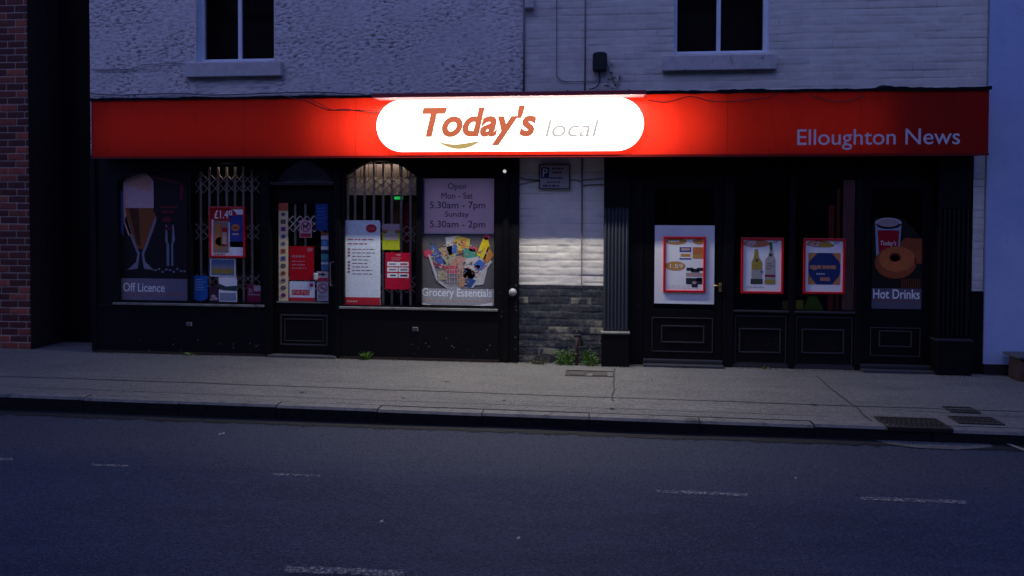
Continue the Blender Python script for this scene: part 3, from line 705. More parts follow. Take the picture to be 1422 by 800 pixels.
# left door
g0, g1, gz0, gz1 = RC(386, 282, 457, 418, .02)
D = MB(); DY0, DY1 = .0, .045
D.box(dx0+.004, g0, DY0, DY1, .03, dzh-.04); D.box(g1, dx1-.004, DY0, DY1, .03, dzh-.04)
D.box(g0, g1, DY0, DY1, gz1, dzh-.04); D.box(g0, g1, DY0, DY1, .03, gz0)
dr = D.build('door', BLK, SF, bevel=.003)
MB().box(g0, g1, .02, .024, gz0, gz1).build('door_glass', GLASS, dr)
MB().box(g0-.005, g1+.005, DY0-.012, DY0-.0005, gz0-.02, gz0-.004).build('glazing_bead', SILL, dr)
mo = MB(); a0, a1, az0, az1 = RC(389, 437, 455, 480, -.01); mo.frame(a0, a1, az0, az1, .018, -.012, -.0005); mo.frame(a0+.05, a1-.05, az0+.05, az1-.05, .01, -.010, -.0008); mo.build('panel_moulding', BLKM, dr, bevel=.003)
hx, hz = P(459, 364, -.05); hz2 = P(459, 397, -.05)[1]
MB().tube([(hx+.035, .0, hz), (hx+.035, -.035, hz), (hx, -.055, hz-.004), (hx, -.055, hz2+.004), (hx+.035, -.035, hz2), (hx+.035, .0, hz2)], .009).build('pull_handle', CHROME, dr, smooth=True)
lx, lz = P(437.5, 383, -.03); MB().box(lx-.022, lx+.022, -.03, -.001+.02, lz-.05, lz+.03).build('lock_case', mat('pale_lock', (.6, .6, .6), .4), dr, bevel=.01)
MB().box(dx0-.03, dx1+.03, YF-.05, .06, -.02, .028).build('threshold', mat('worn_step', (.07, .07, .07), .7, var=.4, vscale=20), SF, bevel=.006)
# plaster chips and bell
x, z = P(712, 406, YF-.01)
o = MB(); o.tube([(x, YF-.0005, z), (x, YF-.03, z), (x, YF-.045, z)], [.045, .042, .012], 16)
tag(o.build('round_bell', mat('pale_bell', (.32, .32, .34), .4), smooth=True), 'round white knob on the black frame beside the brick pier', 'bell')
b = MB(); rs = random.Random(4)
for (cx_, cy__, sx, sy2, n) in [(706, 408, 9, 6, 26), (700, 432, 12, 6, 10), (650, 480, 60, 14, 12), (230, 480, 60, 10, 14), (340, 478, 30, 6, 12), (590, 478, 40, 8, 8), (716, 440, 2, 30, 8)]:
    for _ in range(n):
        px = cx_+rs.gauss(0, .5)*sx; py = cy__+rs.gauss(0, .5)*sy2
        if px > 719: continue
        x, z = P(px, py, YF-.013); s = rs.uniform(.002, .007)
        b.flat([(x-s, z-s*.5), (x+s*.4, z-s), (x+s, z+s*.3), (x-s*.2, z+s)], YF-.0135 if cx_ in (650, 230, 590, 340) else YF-.002)
b.build('paint_chips', mat('pale_chips', (.32, .32, .31), .8), SF)
# spot light
SP = thing('spot_lamp', 'small glowing white lamp high on the black frame beside the opening hours poster', 'lamp', (P(702, 240, YF)[0], YF, P(702, 240, YF)[1]))
x, z = P(700.5, 239, YF-.05); b = MB(); b.tube([(x, YF-.001, z+.02), (x, YF-.03, z+.02)], .022, 12); b.tube([(x+.012, YF-.03, z-.01), (x+.02, YF-.03, z-.06)], .006, 8); b.build('lamp_body', PIPE, SP)
b = MB(); b.tube([(x, YF-.031, z+.01), (x, YF-.05, z+.004)], [.020, .014], 12); b.build('lamp_lens', mat('glowing_lens', (.8, .8, .8), .3, emit=(1, .92, .88), estr=.55), SP)

# folding grilles behind the glass
GR = mat('tan_grille_paint', (.92, .78, .66), .5, .4, var=.15, vscale=20)
GRW = mat('pale_grille_paint', (.55, .54, .50), .5, .4, var=.2, vscale=20)
def grille(label, bars, pitch, ztop_py, zbot_py, bands, px0, px1, Y=.026, m=GR):
    xs0 = P(bars[0], 330, Y)[0]; pm = (px0+px1)/2
    zt, zb_ = P(pm, ztop_py, Y)[1], P(pm, zbot_py, Y)[1]
    T = thing('security_grille', label, 'grille', (xs0, Y, zb_), 'folding lattice grilles behind the shop glass')
    first = None
    for i, px in enumerate(bars):
        x = P(px, 330, Y)[0]
        if first is None: first = MB().box(x-.013, x+.013, Y, Y+.014, zb_, zt).build('bar', m, T)
        else: copy_obj(first, (x-xs0, 0, 0), T)
    X0, X1 = P(px0, 330, Y)[0], P(px1, 330, Y)[0]
    for (pa, pb_, rows) in bands:
        za_, zc_ = P(pm, pa, Y)[1], P(pm, pb_, Y)[1]; b = MB(); hh = (za_-zc_)/rows; n = max(1, round((X1-X0)/pitch)); st = (X1-X0)/n
        for r in range(rows):
            for i in range(n):
                for s in (0, 1):
                    xa, xb = X0+st*i, X0+st*(i+1); z1_, z2_ = zc_+hh*r, zc_+hh*(r+1)
                    if s: z1_, z2_ = z2_, z1_
                    b.tube([(xa, Y-.004+.003*s, z1_), (xb, Y-.004+.003*s, z2_)], .0065, 4)
        b.build('lattice', m, T)
    return T
grille('tan folding lattice grille in the window left of the door, behind the framed red poster', [279, 291, 303, 315, 326.5, 338, 350], .098, 232, 421, [(243, 268, 2), (311, 333, 2), (381, 403, 2)], 272, 361)
grille('folding lattice grille in the arched window right of the door, before a pale blind', [483, 493, 506, 519, 532, 544, 557, 570], .105, 226, 425, [(246, 269, 2), (314, 336, 2), (383, 406, 2)], 481, 577)
grille('narrow folding lattice grille behind the glass of the left door', [395, 410, 424, 448], .09, 283, 416, [(300, 322, 2), (381, 403, 2)], 388, 456, m=GR)
# things just inside the windows
x0, x1, z0, z1 = RC(478, 246, 579, 271, .13)
tag(MB().box(x0, x1, .13, .14, z0, z1).build('roller_blind', mat('pale_blind', (.80, .80, .74), .8, var=.1, vscale=12)), 'pale roller blind pulled part way down behind the grille right of the door', 'blind')
x0, x1, z0, z1 = RC(480, 228, 577, 246, .125)
b = MB(); 
for i in range(9): b.box(x0+(x1-x0)*i/9, x0+(x1-x0)*(i+.9)/9, .125, .135, z0, z1)
tag(b.build('timber_lining', mat('dull_lining', (.34, .30, .29), .8)), 'dull boarded lining filling the arch over the pale roller blind', 'lining')
x, z = P(553, 275, .5)
b = MB(); b.box(x-.05, x+.05, .5, .53, z-.018, z+.018); e = b.build('exit_light', mat('green_glow', (.05, .4, .1), .5, emit=(.03, .8, .15), estr=.5)); tag(e, 'tiny green light glowing inside the window right of the door', 'light')
b = MB(); rs = random.Random(3); px = 536
cols = [ink(.5, .05, .05), ink(.3, .14, .08), ink(.14, .06, .12), ink(.5, .3, .14)]
for k in range(11):
    x0 = P(px+k*4.0, 300, .4)[0]; z1 = P(px, 276+rs.uniform(0, 8), .4)[1]; z0 = P(px, 350, .4)[1]
    b.box(x0, x0+.034, .4+rs.uniform(0, .05), .46, z0, z1, rs.randrange(4))
tag(b.build('hanging_stock', cols), 'dark red and brown packets hanging inside behind the yellow leaflet', 'stock')
# unseen warm strip lamps, added behind the window heads to brighten grilles and blind
def added_strip_lamp(px0, px1, py, Y, en, label, col=(1., .78, .62)):
    x0, x1, z0, z1 = RC(px0, py-3, px1, py, Y)
    T = thing('added_strip_lamp', label, 'lamp', ((x0+x1)/2, Y, z0))
    MB().box(x0, x1, Y, Y+.018, z0+.012, z0+.03).build('lamp_body', WHITE_W, T)
    L = bpy.data.lights.new('tube', 'AREA'); L.shape = 'RECTANGLE'; L.size = x1-x0-.02; L.size_y = .012; L.energy = en; L.color = col
    o = bpy.data.objects.new('lamp_tube', L); C.objects.link(o); o.parent = T; o.location = (0, .01, .008); o.rotation_euler = (rad(18), 0, 0)
added_strip_lamp(275, 357, 229, .018, .35, 'added dim warm strip lamp inside the arch head of the grille window left of the door')
added_strip_lamp(487, 571, 226, .068, .45, 'added dim warm strip lamp inside the arch head of the window right of the door')
# display shelves inside
WOODD = mat('dark_shelf', (.05, .04, .035), .7)
def shelf(px0, px1, rows, Y, label, mul=1.):
    x0, x1 = P(px0, 350, Y)[0], P(px1, 350, Y)[0]
    T = thing('shelf_unit', label, 'shelf', ((x0+x1)/2, Y, .02))
    b = MB(); b.box(x0, x0+.03, Y, Y+.3, .02, 1.9); b.box(x1-.03, x1, Y, Y+.3, .02, 1.9); b.box(x0+.03, x1-.03, Y+.27, Y+.3, .02, 1.9); b.build('frame', WOODD, T)
    for r in range(rows):
        z = .4+r*1.4/rows; sh = MB().box(x0+.031, x1-.031, Y, Y+.269, z, z+.02).build('shelf', WOODD, T)
        b = MB(); x = x0+.05
        while x < x1-.12:
            ww = random.uniform(.05, .11); b.box(x, x+ww*.9, Y+.03, Y+.15, z+.021, z+.021+random.uniform(.1, .2), random.randrange(4)); x += ww
        b.build('goods', [ink(.25, .05, .04), ink(.2, .15, .05), ink(.05, .08, .2), ink(.2, .2, .18)], T)
shelf(274, 360, 4, .55, 'dim shelf of packets inside the window left of the door')
shelf(398, 452, 4, .6, 'dim shelf of packets inside, seen through the left door')
shelf(484, 530, 4, .62, 'dim shelf of packets inside behind the white notice board')

# ---------------------------------------------------------------- posters of the left shop
def lines(b, x0, x1, z0, z1, n, y, mi, seed=1, fill=.55, words=True, l=0.):
    """unreadable small print: broken strokes"""
    r = random.Random(seed); st = (z1-z0)/n
    for k in range(n):
        z = z1-(k+.5)*st; x = x0; end = x0+(x1-x0)*r.uniform(.6, 1)
        while x < end:
            ww = (x1-x0)*r.uniform(.08, .22); b.flat([(x, z-st*fill/2), (min(x+ww, end), z-st*fill/2), (min(x+ww, end), z+st*fill/2), (x, z+st*fill/2)], y, mi); x += ww+(x1-x0)*.04
class Poster:
    """a thin sheet; art coordinates are given in the poster's own 0..1 frame"""
    def __init__(s, name, label, cat, px, Y, col, th=.004, group=None, shape=None, rough=.45):
        s.x0, s.x1, s.z0, s.z1 = RC(*px, Y); s.Y = Y
        s.T = thing(name, label, cat, ((s.x0+s.x1)/2, Y, s.z0), group)
        b = MB()
        if shape: b.prism([s.q(u, v) for u, v in shape], Y, Y+th)
        else: b.box(s.x0, s.x1, Y, Y+th, s.z0, s.z1)
        b.build('sheet', col if not isinstance(col, tuple) else ink(*col), s.T)
        s.k = 0
    def q(s, u, v): return (s.x0+(s.x1-s.x0)*u, s.z0+(s.z1-s.z0)*v)
    def art(s, name, mats, fn, label=None):
        b = MB(); s.k += 1; s.b = b; s.y = s.Y-.0012*s.k; fn(s); o = b.build(name, [ink(*c) if isinstance(c, tuple) else c for c in mats], s.T)
        if label: o['label'] = label
        return s
    def up(s, d=.0004): s.y -= d; return s
    def r(s, u0, v0, u1, v1, mi=0): s.b.flat([s.q(u0, v0), s.q(u1, v0), s.q(u1, v1), s.q(u0, v1)], s.y, mi); return s
    def p(s, pts, mi=0): s.b.flat([s.q(*t) for t in pts], s.y, mi); return s
    def e(s, u, v, ru, rv, mi=0): c = s.q(u, v); s.b.ell(c[0], c[1], ru*(s.x1-s.x0), rv*(s.z1-s.z0), s.y, mi); return s
    def t(s, txt, u0, v0, u1, v1, mi=0, **k): a, c = s.q(u0, v0), s.q(u1, v1); s.b.text(txt, a[0], c[0], a[1], c[1], s.y, mi, **k); return s
    def ln(s, u0, v0, u1, v1, n, mi=0, seed=1, fill=.5): a, c = s.q(u0, v0), s.q(u1, v1); lines(s.b, a[0], c[0], a[1], c[1], n, s.y, mi, seed, fill); return s
PY = .004
W_ = (.80, .80, .84)
# 1 off licence
arch = [(0, 0), (1, 0), (1, .925)]+[(.5+.5*math.cos(math.pi*i/14), .925+.075*math.sin(math.pi*i/14)) for i in range(1, 14)]+[(0, .925)]
p = Poster('off_licence_poster', 'tall dark poster with a beer glass above the words Off Licence, leftmost window', 'poster', (168, 239, 260, 417), PY, (.010, .008, .012), shape=arch)
def a(s):
    s.p([(.04, .92), (.15, .985), (.40, .99), (.50, .93), (.50, .72), (.04, .72)], 0).up()          # foam
    s.p([(.05, .90), (.20, .97), (.45, .96), (.47, .85), (.30, .87)], 6).up()
    s.p([(.06, .72), (.48, .72), (.55, .64), (.50, .55), (.40, .44), (.35, .40), (.26, .40), (.22, .44), (.12, .58)], 1).up()  # beer
    s.p([(.13, .72), (.27, .72), (.30, .42), (.24, .44)], 2).up()
    s.p([(.0, .86), (.035, .84), (.045, .5), (.0, .52)], 3)
    s.p([(.04, .84), (.07, .72), (.10, .62), (.16, .52), (.12, .50), (.05, .60)], 6)
    for sg in (-1, 1):
        s.p([(.30+sg*.22, .66), (.30+sg*.24, .62), (.30+sg*.10, .42), (.30+sg*.05, .36), (.30+sg*.07, .30), (.30+sg*.18, .245), (.30+sg*.22, .235), (.30+sg*.05, .245), (.30+sg*.03, .30), (.30+sg*.015, .37), (.30+sg*.07, .43)], 4)
    s.p([(.48, .95), (.95, .90), (.95, .80), (.90, .78), (.90, .92), (.5, .97)], 5)
    s.r(.62, .68, .80, .70, 5).r(.60, .72, .86, .735, 5).e(.70, .63, .07, .02, 5).e(.72, .56, .05, .015, 5)
    s.p([(.68, .59), (.70, .59), (.71, .45), (.73, .44), (.73, .27), (.69, .27), (.69, .44), (.67, .47)], 4)
    s.p([(.80, .59), (.78, .59), (.77, .45), (.76, .44), (.76, .27), (.79, .27), (.79, .44), (.82, .47)], 4)
    for k in range(9): s.e(.52+.055*k, .235+.012*math.sin(k*2.3), .022, .008, 4)
p.art('picture', [(.58, .38, .42), (.24, .07, .02), (.07, .02, .01), (.06, .10, .30), (.20, .20, .28), (.14, .01, .02), (.66, .34, .24)], a)
p.art('caption_band', [(.18, .16, .23), (.40, .12, .09), W_], lambda s: s.r(0, 0, 1, .17, 0).up().r(.05, .045, .97, .05, 1).t('Off Licence', .03, .065, .66, .135, 2, offset=.01))
# 2 red framed poster
def framed(name, label, px, Y, inner, group=None, fw=.026, proud=.022):
    T = thing(name, label, 'poster', ((P(px[0], 0, Y)[0]+P(px[2], 0, Y)[0])/2, Y, RC(*px, Y)[2]), group)
    x0, x1, z0, z1 = RC(*px, Y-proud)
    b = MB(); b.frame(x0, x1, z0, z1, fw, Y-proud, Y-.0005); b.build('frame', mat('snap_frame_red', (.62, .012, .02), .3, .6), T, bevel=.006)
    MB().box(x0+fw-.003, x1-fw+.003, Y-.008, Y-.002, z0+fw-.003, z1-fw+.003).build('sheet', WHP, T)
    p = Poster.__new__(Poster); p.x0, p.x1, p.z0, p.z1 = x0+fw, x1-fw, z0+fw, z1-fw; p.Y = Y-.008; p.T = T; p.k = 0
    inner(p); return p
def in1(p):
    def a(s):
        s.r(.0, .78, 1, 1, 0).up(); s.r(.62, .88, 1, 1, 5).up(); s.e(.38, .86, .42, .16, 0).up()
        s.r(.58, .18, 1, .86, 1).r(.58, .0, 1, .30, 5).up()
        s.r(.06, .06, .54, .74, 2).up(); s.r(.10, .14, .30, .68, 3).r(.32, .2, .50, .6, 0).e(.3, .3, .18, .1, 3).up(); s.r(.34, .24, .48, .5, 4)
        s.e(.76, .60, .13, .08, 3).up().r(.68, .58, .84, .61, 0); s.r(.66, .44, .86, .48, 4)
        s.ln(.08, -.0, .5, .05, 1, 2, 5)
    p.art('print', [(.42, .01, .02), (.03, .05, .28), (.30, .20, .16), (.50, .20, .06), (.5, .35, .3), W_], a)
    p.art('lettering', [W_], lambda s: s.t('£1.49', .10, .79, .66, .97, 0, offset=.01))
framed('offer_poster', 'red framed offer poster with orange and blue pictures, in the grille window', (290, 287, 340, 358), PY-.002, in1)
p = Poster('picture_card', 'small white edged card with blue sky and yellow field, below the framed offer poster', 'card', (292, 359, 327, 384), PY, WHP)
p.art('picture', [(.12, .17, .30), (.30, .22, .05), (.2, .2, .26)], lambda s: s.r(.04, .06, .96, .94, 0).up().r(.08, .16, .92, .42, 1).r(.08, .42, .92, .60, 2))
rnd = [(.5+.5*math.cos(a_), .16+.16*math.sin(a_)) for a_ in [math.pi+math.pi*i/12 for i in range(13)]]+[(1, 1), (0, 1)]
p = Poster('blue_leaflet', 'blue leaflet with a rounded foot at the bottom left of the grille window', 'leaflet', (267, 383, 288, 418), PY, (.015, .09, .38), shape=rnd)
p.art('small_print', [(.2, .35, .6)], lambda s: s.ln(.2, .4, .85, .9, 5, 0, 9, .3))
p = Poster('window_card', 'white card with a dark green band standing on the sill of the grille window', 'card', (304, 385, 329, 419), PY, WHP)
p.art('picture', [(.03, .06, .07), (.25, .3, .4)], lambda s: s.p([(0, .74), (.4, .62), (1, .66), (1, .44), (.3, .46), (0, .5)], 0).up().r(.05, .05, .95, .36, 1))
p = Poster('window_card', 'dark plum card with pale blots left of the white card on the sill', 'card', (290, 398, 304, 419), PY, (.05, .02, .05))
p.art('picture', [(.4, .3, .35)], lambda s: s.e(.45, .35, .22, .12).e(.7, .2, .2, .1).e(.3, .15, .2, .07))
p = Poster('window_card', 'maroon card with a white R at the right end of the grille window', 'card', (343, 396, 362, 420), PY, (.22, .01, .05))
p.art('picture', [(.35, .34, .36)], lambda s: s.r(.5, .65, 1, .98).r(.1, .42, .95, .47).t('R', .15, .5, .45, .8))
# door papers
p = Poster('icon_strip', 'tall cream strip of small round icons down the left edge of the door glass', 'sticker', (387, 282, 400, 418), PY-.001, (.78, .62, .36))
def a(s):
    s.r(0, .92, 1, 1, 1)
    for k, mi in enumerate([0, 5, 2, 3, 4, 1, 3, 5, 1, 0, 5, 2]):
        v = .885-.075*k
        if k in (1, 2, 5, 6): s.r(.25, v-.022, .75, v+.022, mi)
        else: s.e(.5, v, .26, .022, mi)
        s.up(); s.e(.5, v, .12, .010, 5 if mi != 5 else 0)
p.art('icons', [(.25, .2, .22), (.45, .10, .05), (.28, .03, .22), (.10, .14, .35), (.2, .25, .3), (.05, .05, .06)], a)
def nosign(s, kind):
    s.r(.06, .03, .94, .25, 1); s.up()
    c = s.q(.5, .63); r_ = .42*(s.x1-s.x0); s.b.ring(c[0], c[1], r_, r_*.80, s.y, 1)
    if kind == 'dog':
        s.r(.28, .58, .66, .72, 2).p([(.60, .68), (.78, .76), (.78, .84), (.62, .82)], 2).r(.30, .46, .37, .6, 2).r(.57, .46, .64, .6, 2).p([(.28, .7), (.2, .8), (.24, .82), (.32, .72)], 2)
    else: s.r(.25, .6, .72, .65, 2)
    s.up(); s.p([(.22, .80), (.27, .84), (.78, .46), (.73, .42)], 1)
p = Poster('no_dogs_sign', 'small no dogs sign with a red ring and bar, high in the door glass', 'sign', (416, 306, 433, 330), PY-.001, (.50, .38, .42))
p.art('print', [W_, (.42, .02, .05), (.02, .02, .02)], lambda s: nosign(s, 'dog'))
p = Poster('red_notice', 'bright red notice with faint pale lines of writing in the door glass', 'notice', (402, 342, 436, 389), PY-.001, (.46, .003, .012))
p.art('lettering', [(.45, .15, .2), (.5, .12, .16)], lambda s: (s.ln(.1, .66, .85, .74, 1, 0, 3, .8), s.ln(.1, .30, .85, .60, 3, 0, 8, .35), s.e(.83, .9, .12, .06, 1)))
p = Poster('top_up_sign', 'white card with a red lettered box and red foot, under the red notice', 'sign', (402, 391, 437, 418), PY-.001, (.66, .70, .80))
p.art('print', [(.52, .03, .05), (.5, .4, .4)], lambda s: (s.r(.1, .30, .80, .58, 0), s.r(0, 0, 1, .18, 0), s.e(.87, .82, .08, .1, 0), s.up(), s.t('PAYG', .14, .34, .76, .54, 1)))
p = Poster('blue_notice', 'deep blue notice in the top right corner of the door glass', 'notice', (438, 283, 455, 320), PY-.001, (.008, .045, .22))
p.art('small_print', [(.06, .14, .38)], lambda s: s.ln(.15, .25, .9, .9, 5, 0, 11, .3))
p = Poster('sticker_stack', 'column of small blue, white and teal stickers at the right of the door glass', 'sticker', (446, 323, 456, 376), PY-.001, (.05, .12, .28))
p.art('print', [(.42, .42, .5), (.01, .02, .06), (.04, .2, .22), (.25, .08, .03), (.06, .2, .5)], lambda s: (s.r(0, .92, 1, 1, 3), s.r(0, .82, 1, .92, 0), s.r(0, .55, 1, .64, 0), s.r(0, .44, 1, .55, 1), s.r(0, .30, 1, .44, 2), s.r(0, .17, 1, .22, 0), s.r(.2, .68, .8, .78, 4)))
p = Poster('warning_sticker', 'white sticker with a black arrow and red bar beside the door lock', 'sticker', (440, 377, 456, 391), PY-.001, (.40, .36, .42))
p.art('print', [(.03, .03, .04), (.42, .02, .06)], lambda s: (s.p([(.15, .62), (.45, .62), (.45, .5), (.8, .7), (.45, .9), (.45, .78), (.15, .78)], 0), s.r(.05, .05, .95, .36, 1)))
p = Poster('no_smoking_sign', 'small white no smoking sign at the foot of the door glass, right corner', 'sign', (440, 392, 456, 418), PY-.001, (.36, .36, .44))
def a(s):
    c = s.q(.5, .68); r_ = .42*(s.x1-s.x0); s.b.ring(c[0], c[1], r_, r_*.8, s.y, 0); s.r(.25, .66, .75, .71, 1); s.up(); s.p([(.2, .83), (.26, .87), (.8, .53), (.74, .49)], 0); s.ln(.12, .1, .9, .36, 3, 1, 4, .4)
p.art('print', [(.34, .03, .08), (.12, .12, .16)], a)
# window right of the door
p = Poster('notice_board', 'tall white services board with a red oval and red foot, leaning right of the door', 'board', (477, 306, 528, 424), PY-.006, (.72, .80, .86), th=.006, shape=[(0, 0), (1, 0), (1, .975), (.97, 1), (.03, 1), (0, .975)])
p.art('print', [(.50, .02, .04), (.40, .12, .16), (.30, .16, .22), (.55, .35, .35)], lambda s: (s.r(0, 0, 1, .095, 0), s.e(.76, .905, .145, .05, 0), s.ln(.12, .70, .86, .80, 2, 1, 2, .28),
    [s.e(.15, .66-.038*k, .035, .013, 1) for k in range(8) if k != 3], s.ln(.24, .35, .92, .68, 8, 2, 6, .22), s.up(), s.ln(.1, .03, .5, .06, 1, 3, 3, .6), s.t('POST OFFICE', .66, .895, .86, .915, 3)))
p = Poster('yellow_leaflet', 'lime yellow leaflet with pink and white lettering, stuck above the red price card', 'leaflet', (531, 311, 555, 347), PY, (.42, .46, .02))
p.art('print', [(.40, .30, .34), (.28, .10, .03), (.35, .40, .30), (.5, .3, .36)], lambda s: (s.r(0, .72, 1, 1, 0), s.r(.1, .38, .9, .72, 2), s.up(), s.e(.15, .70, .15, .07, 1), s.e(.85, .70, .15, .07, 1), s.ln(.3, .4, .95, .62, 2, 3, 5, .6), s.ln(.1, .83, .9, .95, 2, 3, 2, .4)))
p = Poster('red_price_card', 'red card with six white boxes in the window right of the door', 'card', (535, 351, 570, 402), PY-.001, (.50, .006, .035))
def a(s):
    for k, v in enumerate((.63, .48, .32)):
        s.r(.08, v, .93, v+.12, 0)
    s.up()
    for k, v in enumerate((.63, .48, .32)):
        s.r(.5, v, .53, v+.12, 3) if k else None
        s.r(.15 if k < 2 else .2, v+.04, .42, v+.08, 1 if k < 2 else 2); s.r(.6, v+.035, .88, v+.085, (3, 1, 2)[k])
    s.ln(.25, .78, .8, .88, 2, 4, 7, .5); s.e(.53, .94, .1, .03, 4)
p.art('print', [W_, (.2, .22, .26), (.02, .05, .08), (.40, .08, .1), (.55, .2, .24)], a)
# hours
p = Poster('opening_hours_poster', 'mauve opening hours poster reading Open Mon - Sat 5.30am - 7pm, Sunday 5.30am - 2pm', 'poster', (587, 248, 686, 324), PY-.004, mat('hours_vinyl', (.78, .52, .55), .5, var=.06, vscale=3))
def a(s):
    X0, X1, Z0, Z1 = RC(588, 249, 686, 324, s.Y)
    for (tx, bb) in [('Open', (622, 254.5, 647, 265)), ('Mon - Sat', (613, 267.5, 656.5, 276)), ('5.30am - 7pm', (597, 280, 674, 292.5)), ('Sunday', (618, 293.5, 651, 303.5)), ('5.30am - 2pm', (597, 306.5, 674, 319))]:
        x0, x1, z0, z1 = RC(*bb, s.Y); s.b.text(tx, x0, x1, z0, z1, s.y, 0)
p.art('lettering', [(.025, .012, .05)], a)
p.art('edge_strip', [(.08, .11, .24), (.5, .45, .48)], lambda s: (s.r(-.02, 0, .025, .98, 0), s.r(0, -.012, 1, .012, 1)))
# groceries
p = Poster('grocery_poster', 'grey poster of a heaped shopping basket above the words Grocery Essentials', 'poster', (584, 326, 686, 424), PY-.003, (.10, .095, .105))
def a(s):
    mats = 0
    s.p([(.10, .72), (.22, .34), (.36, .24), (.42, .235), (.72, .25), (.98, .62), (.90, .70), (.5, .62), (.2, .68)], 0).up()
    s.p([(.14, .68), (.26, .36), (.40, .27), (.70, .27), (.92, .62), (.5, .60)], 1).up()
    s.p([(.14, .88), (.22, .80), (.36, .58), (.24, .58), (.16, .70)], 2).e(.17, .90, .05, .05, 10)
    s.p([(.24, .80), (.48, .86), (.46, .76), (.30, .66)], 3); s.p([(.30, .66), (.48, .80), (.56, .68), (.34, .56)], 4)
    s.p([(.34, .96), (.52, .99), (.52, .78), (.40, .70), (.36, .80)], 0); s.up()
    s.p([(.42, .88), (.50, .99), (.68, .94), (.66, .80), (.5, .76)], 5).up(); s.p([(.54, .92), (.62, .95), (.62, .82), (.56, .80)], 6); s.r(.43, .74, .50, .86, 2); s.up()
    s.p([(.58, .82), (.74, .80), (.78, .70), (.60, .64)], 7); s.e(.72, .80, .06, .04, 8)
    s.p([(.76, .72), (.86, .97), (.92, .96), (.94, .84), (.88, .66), (.82, .62)], 9).e(.90, .97, .045, .04, 8)
    s.p([(.92, .84), (1., .72), (.96, .66), (.86, .56), (.84, .62)], 6).up()
    s.e(.55, .56, .15, .13, 11).up(); s.e(.62, .44, .13, .09, 12); s.e(.44, .50, .08, .06, 8)
    s.p([(.62, .66), (.80, .70), (.92, .56), (.86, .30), (.62, .27), (.58, .44)], 0).up(); s.p([(.72, .58), (.80, .66), (.92, .58), (.84, .50), (.76, .50)], 2).e(.78, .55, .04, .025, 10)
    s.p([(.62, .40), (.76, .36), (.74, .26), (.60, .27)], 13); s.p([(.50, .40), (.60, .40), (.62, .27), (.54, .25)], 6)
    s.e(.10, .73, .055, .055, 8); s.p([(.18, .60), (.40, .54), (.40, .50), (.20, .54)], 14); s.r(.24, .36, .36, .48, 4); s.up()
    q = random.Random(21)
    for _ in range(260):
        u = q.uniform(.16, .90); v = q.uniform(.30, .90)
        lo_ = .30+.9*max(0, .30-u)+.7*max(0, u-.72); hi_ = .92-.25*abs(u-.5)
        if not lo_ < v < hi_: continue
        d = q.uniform(.008, .03); an = q.uniform(0, 3.1); ca, sa = math.cos(an)*d, math.sin(an)*d
        s.p([(u-ca, v-sa), (u+sa*.4, v-ca*.4), (u+ca, v+sa), (u-sa*.4, v+ca*.4)], q.choice((0, 0, 1, 1, 2, 3, 4, 5, 6, 8, 10, 11, 11, 12, 13, 14, 0)))
    s.up()
    for k in range(7):
        u = .36+.035*k; s.r(u, .26, u+.006, .52, 0)
    for k in range(5): s.r(.34, .28+.055*k, .60, .285+.055*k, 0)
    s.p([(.10, .72), (.22, .34), (.25, .33), (.13, .71)], 0); s.p([(.22, .34), (.36, .24), (.37, .27), (.24, .36)], 0); s.p([(.97, .62), (.72, .25), (.69, .25), (.94, .62)], 0)
p.art('picture', [(.45, .45, .48), (.20, .18, .20), (.05, .12, .42), (.38, .28, .18), (.34, .33, .22), (.48, .38, .08), (.50, .20, .05), (.05, .26, .22), (.50, .05, .12), (.60, .46, .02), (.08, .08, .12), (.42, .24, .20), (.30, .14, .08), (.03, .07, .25), (.35, .04, .06)], a)
def a(s):
    s.r(0, 0, 1, .235, 0).up(); s.r(.03, .058, .98, .066, 1); x0, x1, z0, z1 = RC(586.5, 400.5, 683, 415.5, s.Y); s.b.text('Grocery Essentials', x0, x1, z0, z1, s.y, 2, offset=.012)
    s.p([(.02, .0), (.02, .03), (.16, .0)], 3).p([(.98, .0), (.98, .05), (.82, .012), (.70, .0)], 3)
p.art('caption_band', [(.36, .36, .39), (.60, .28, .14), (.78, .82, .9), (.8, .8, .8)], a)

# ---------------------------------------------------------------- pier: parking plate, standpipe, cable
p = Poster('parking_plate', 'small parking plate with a blue P square on the pier under the fascia', 'sign', (749, 229, 791, 262), -.03, (.40, .36, .37), th=.01)
x0, x1, z0, z1 = p.x0, p.x1, p.z0, p.z1
MB().frame(x0-.006, x1+.006, z0-.006, z1+.006, .012, -.036, -.018).build('border', mat('dark_plate_edge', (.03, .02, .03), .5), p.T, bevel=.003)
p.art('print', [(.01, .02, .16), W_, (.08, .05, .08)], lambda s: (s.r(.06, .44, .32, .90, 0), s.up(), s.t('P', .12, .50, .27, .84, 1), s.ln(.42, .60, .92, .92, 2, 2, 3, .5), s.ln(.35, .36, .85, .54, 1, 2, 5, .4), s.ln(.25, .22, .75, .32, 1, 2, 6, .5), s.ln(.12, .06, .9, .18, 1, 2, 8, .6)))
b = MB(); b.tube(curve_pts([(722, 247), (740, 250), (770, 251), (800, 250), (806, 252), (812, 250), (838, 248)], -.012), .005); b.tube(curve_pts([(722, 256), (735, 253), (749, 251)], -.012), .004); b.tube(curve_pts([(808, 259), (815, 257), (838, 256)], -.012), .005)
tag(b.build('pier_cable', mat('brown_cable', (.07, .03, .02), .7)), 'brown cables crossing the pier on both sides of the parking plate', 'cable')
b = MB(); x = P(808, 300, -.02)[0]; b.tube([(x, -.014, ZF+.02), (x, -.014, P(808, 262)[1]), (x+.002, -.014, P(808, 398)[1])], [.011, .009, .005], 8)
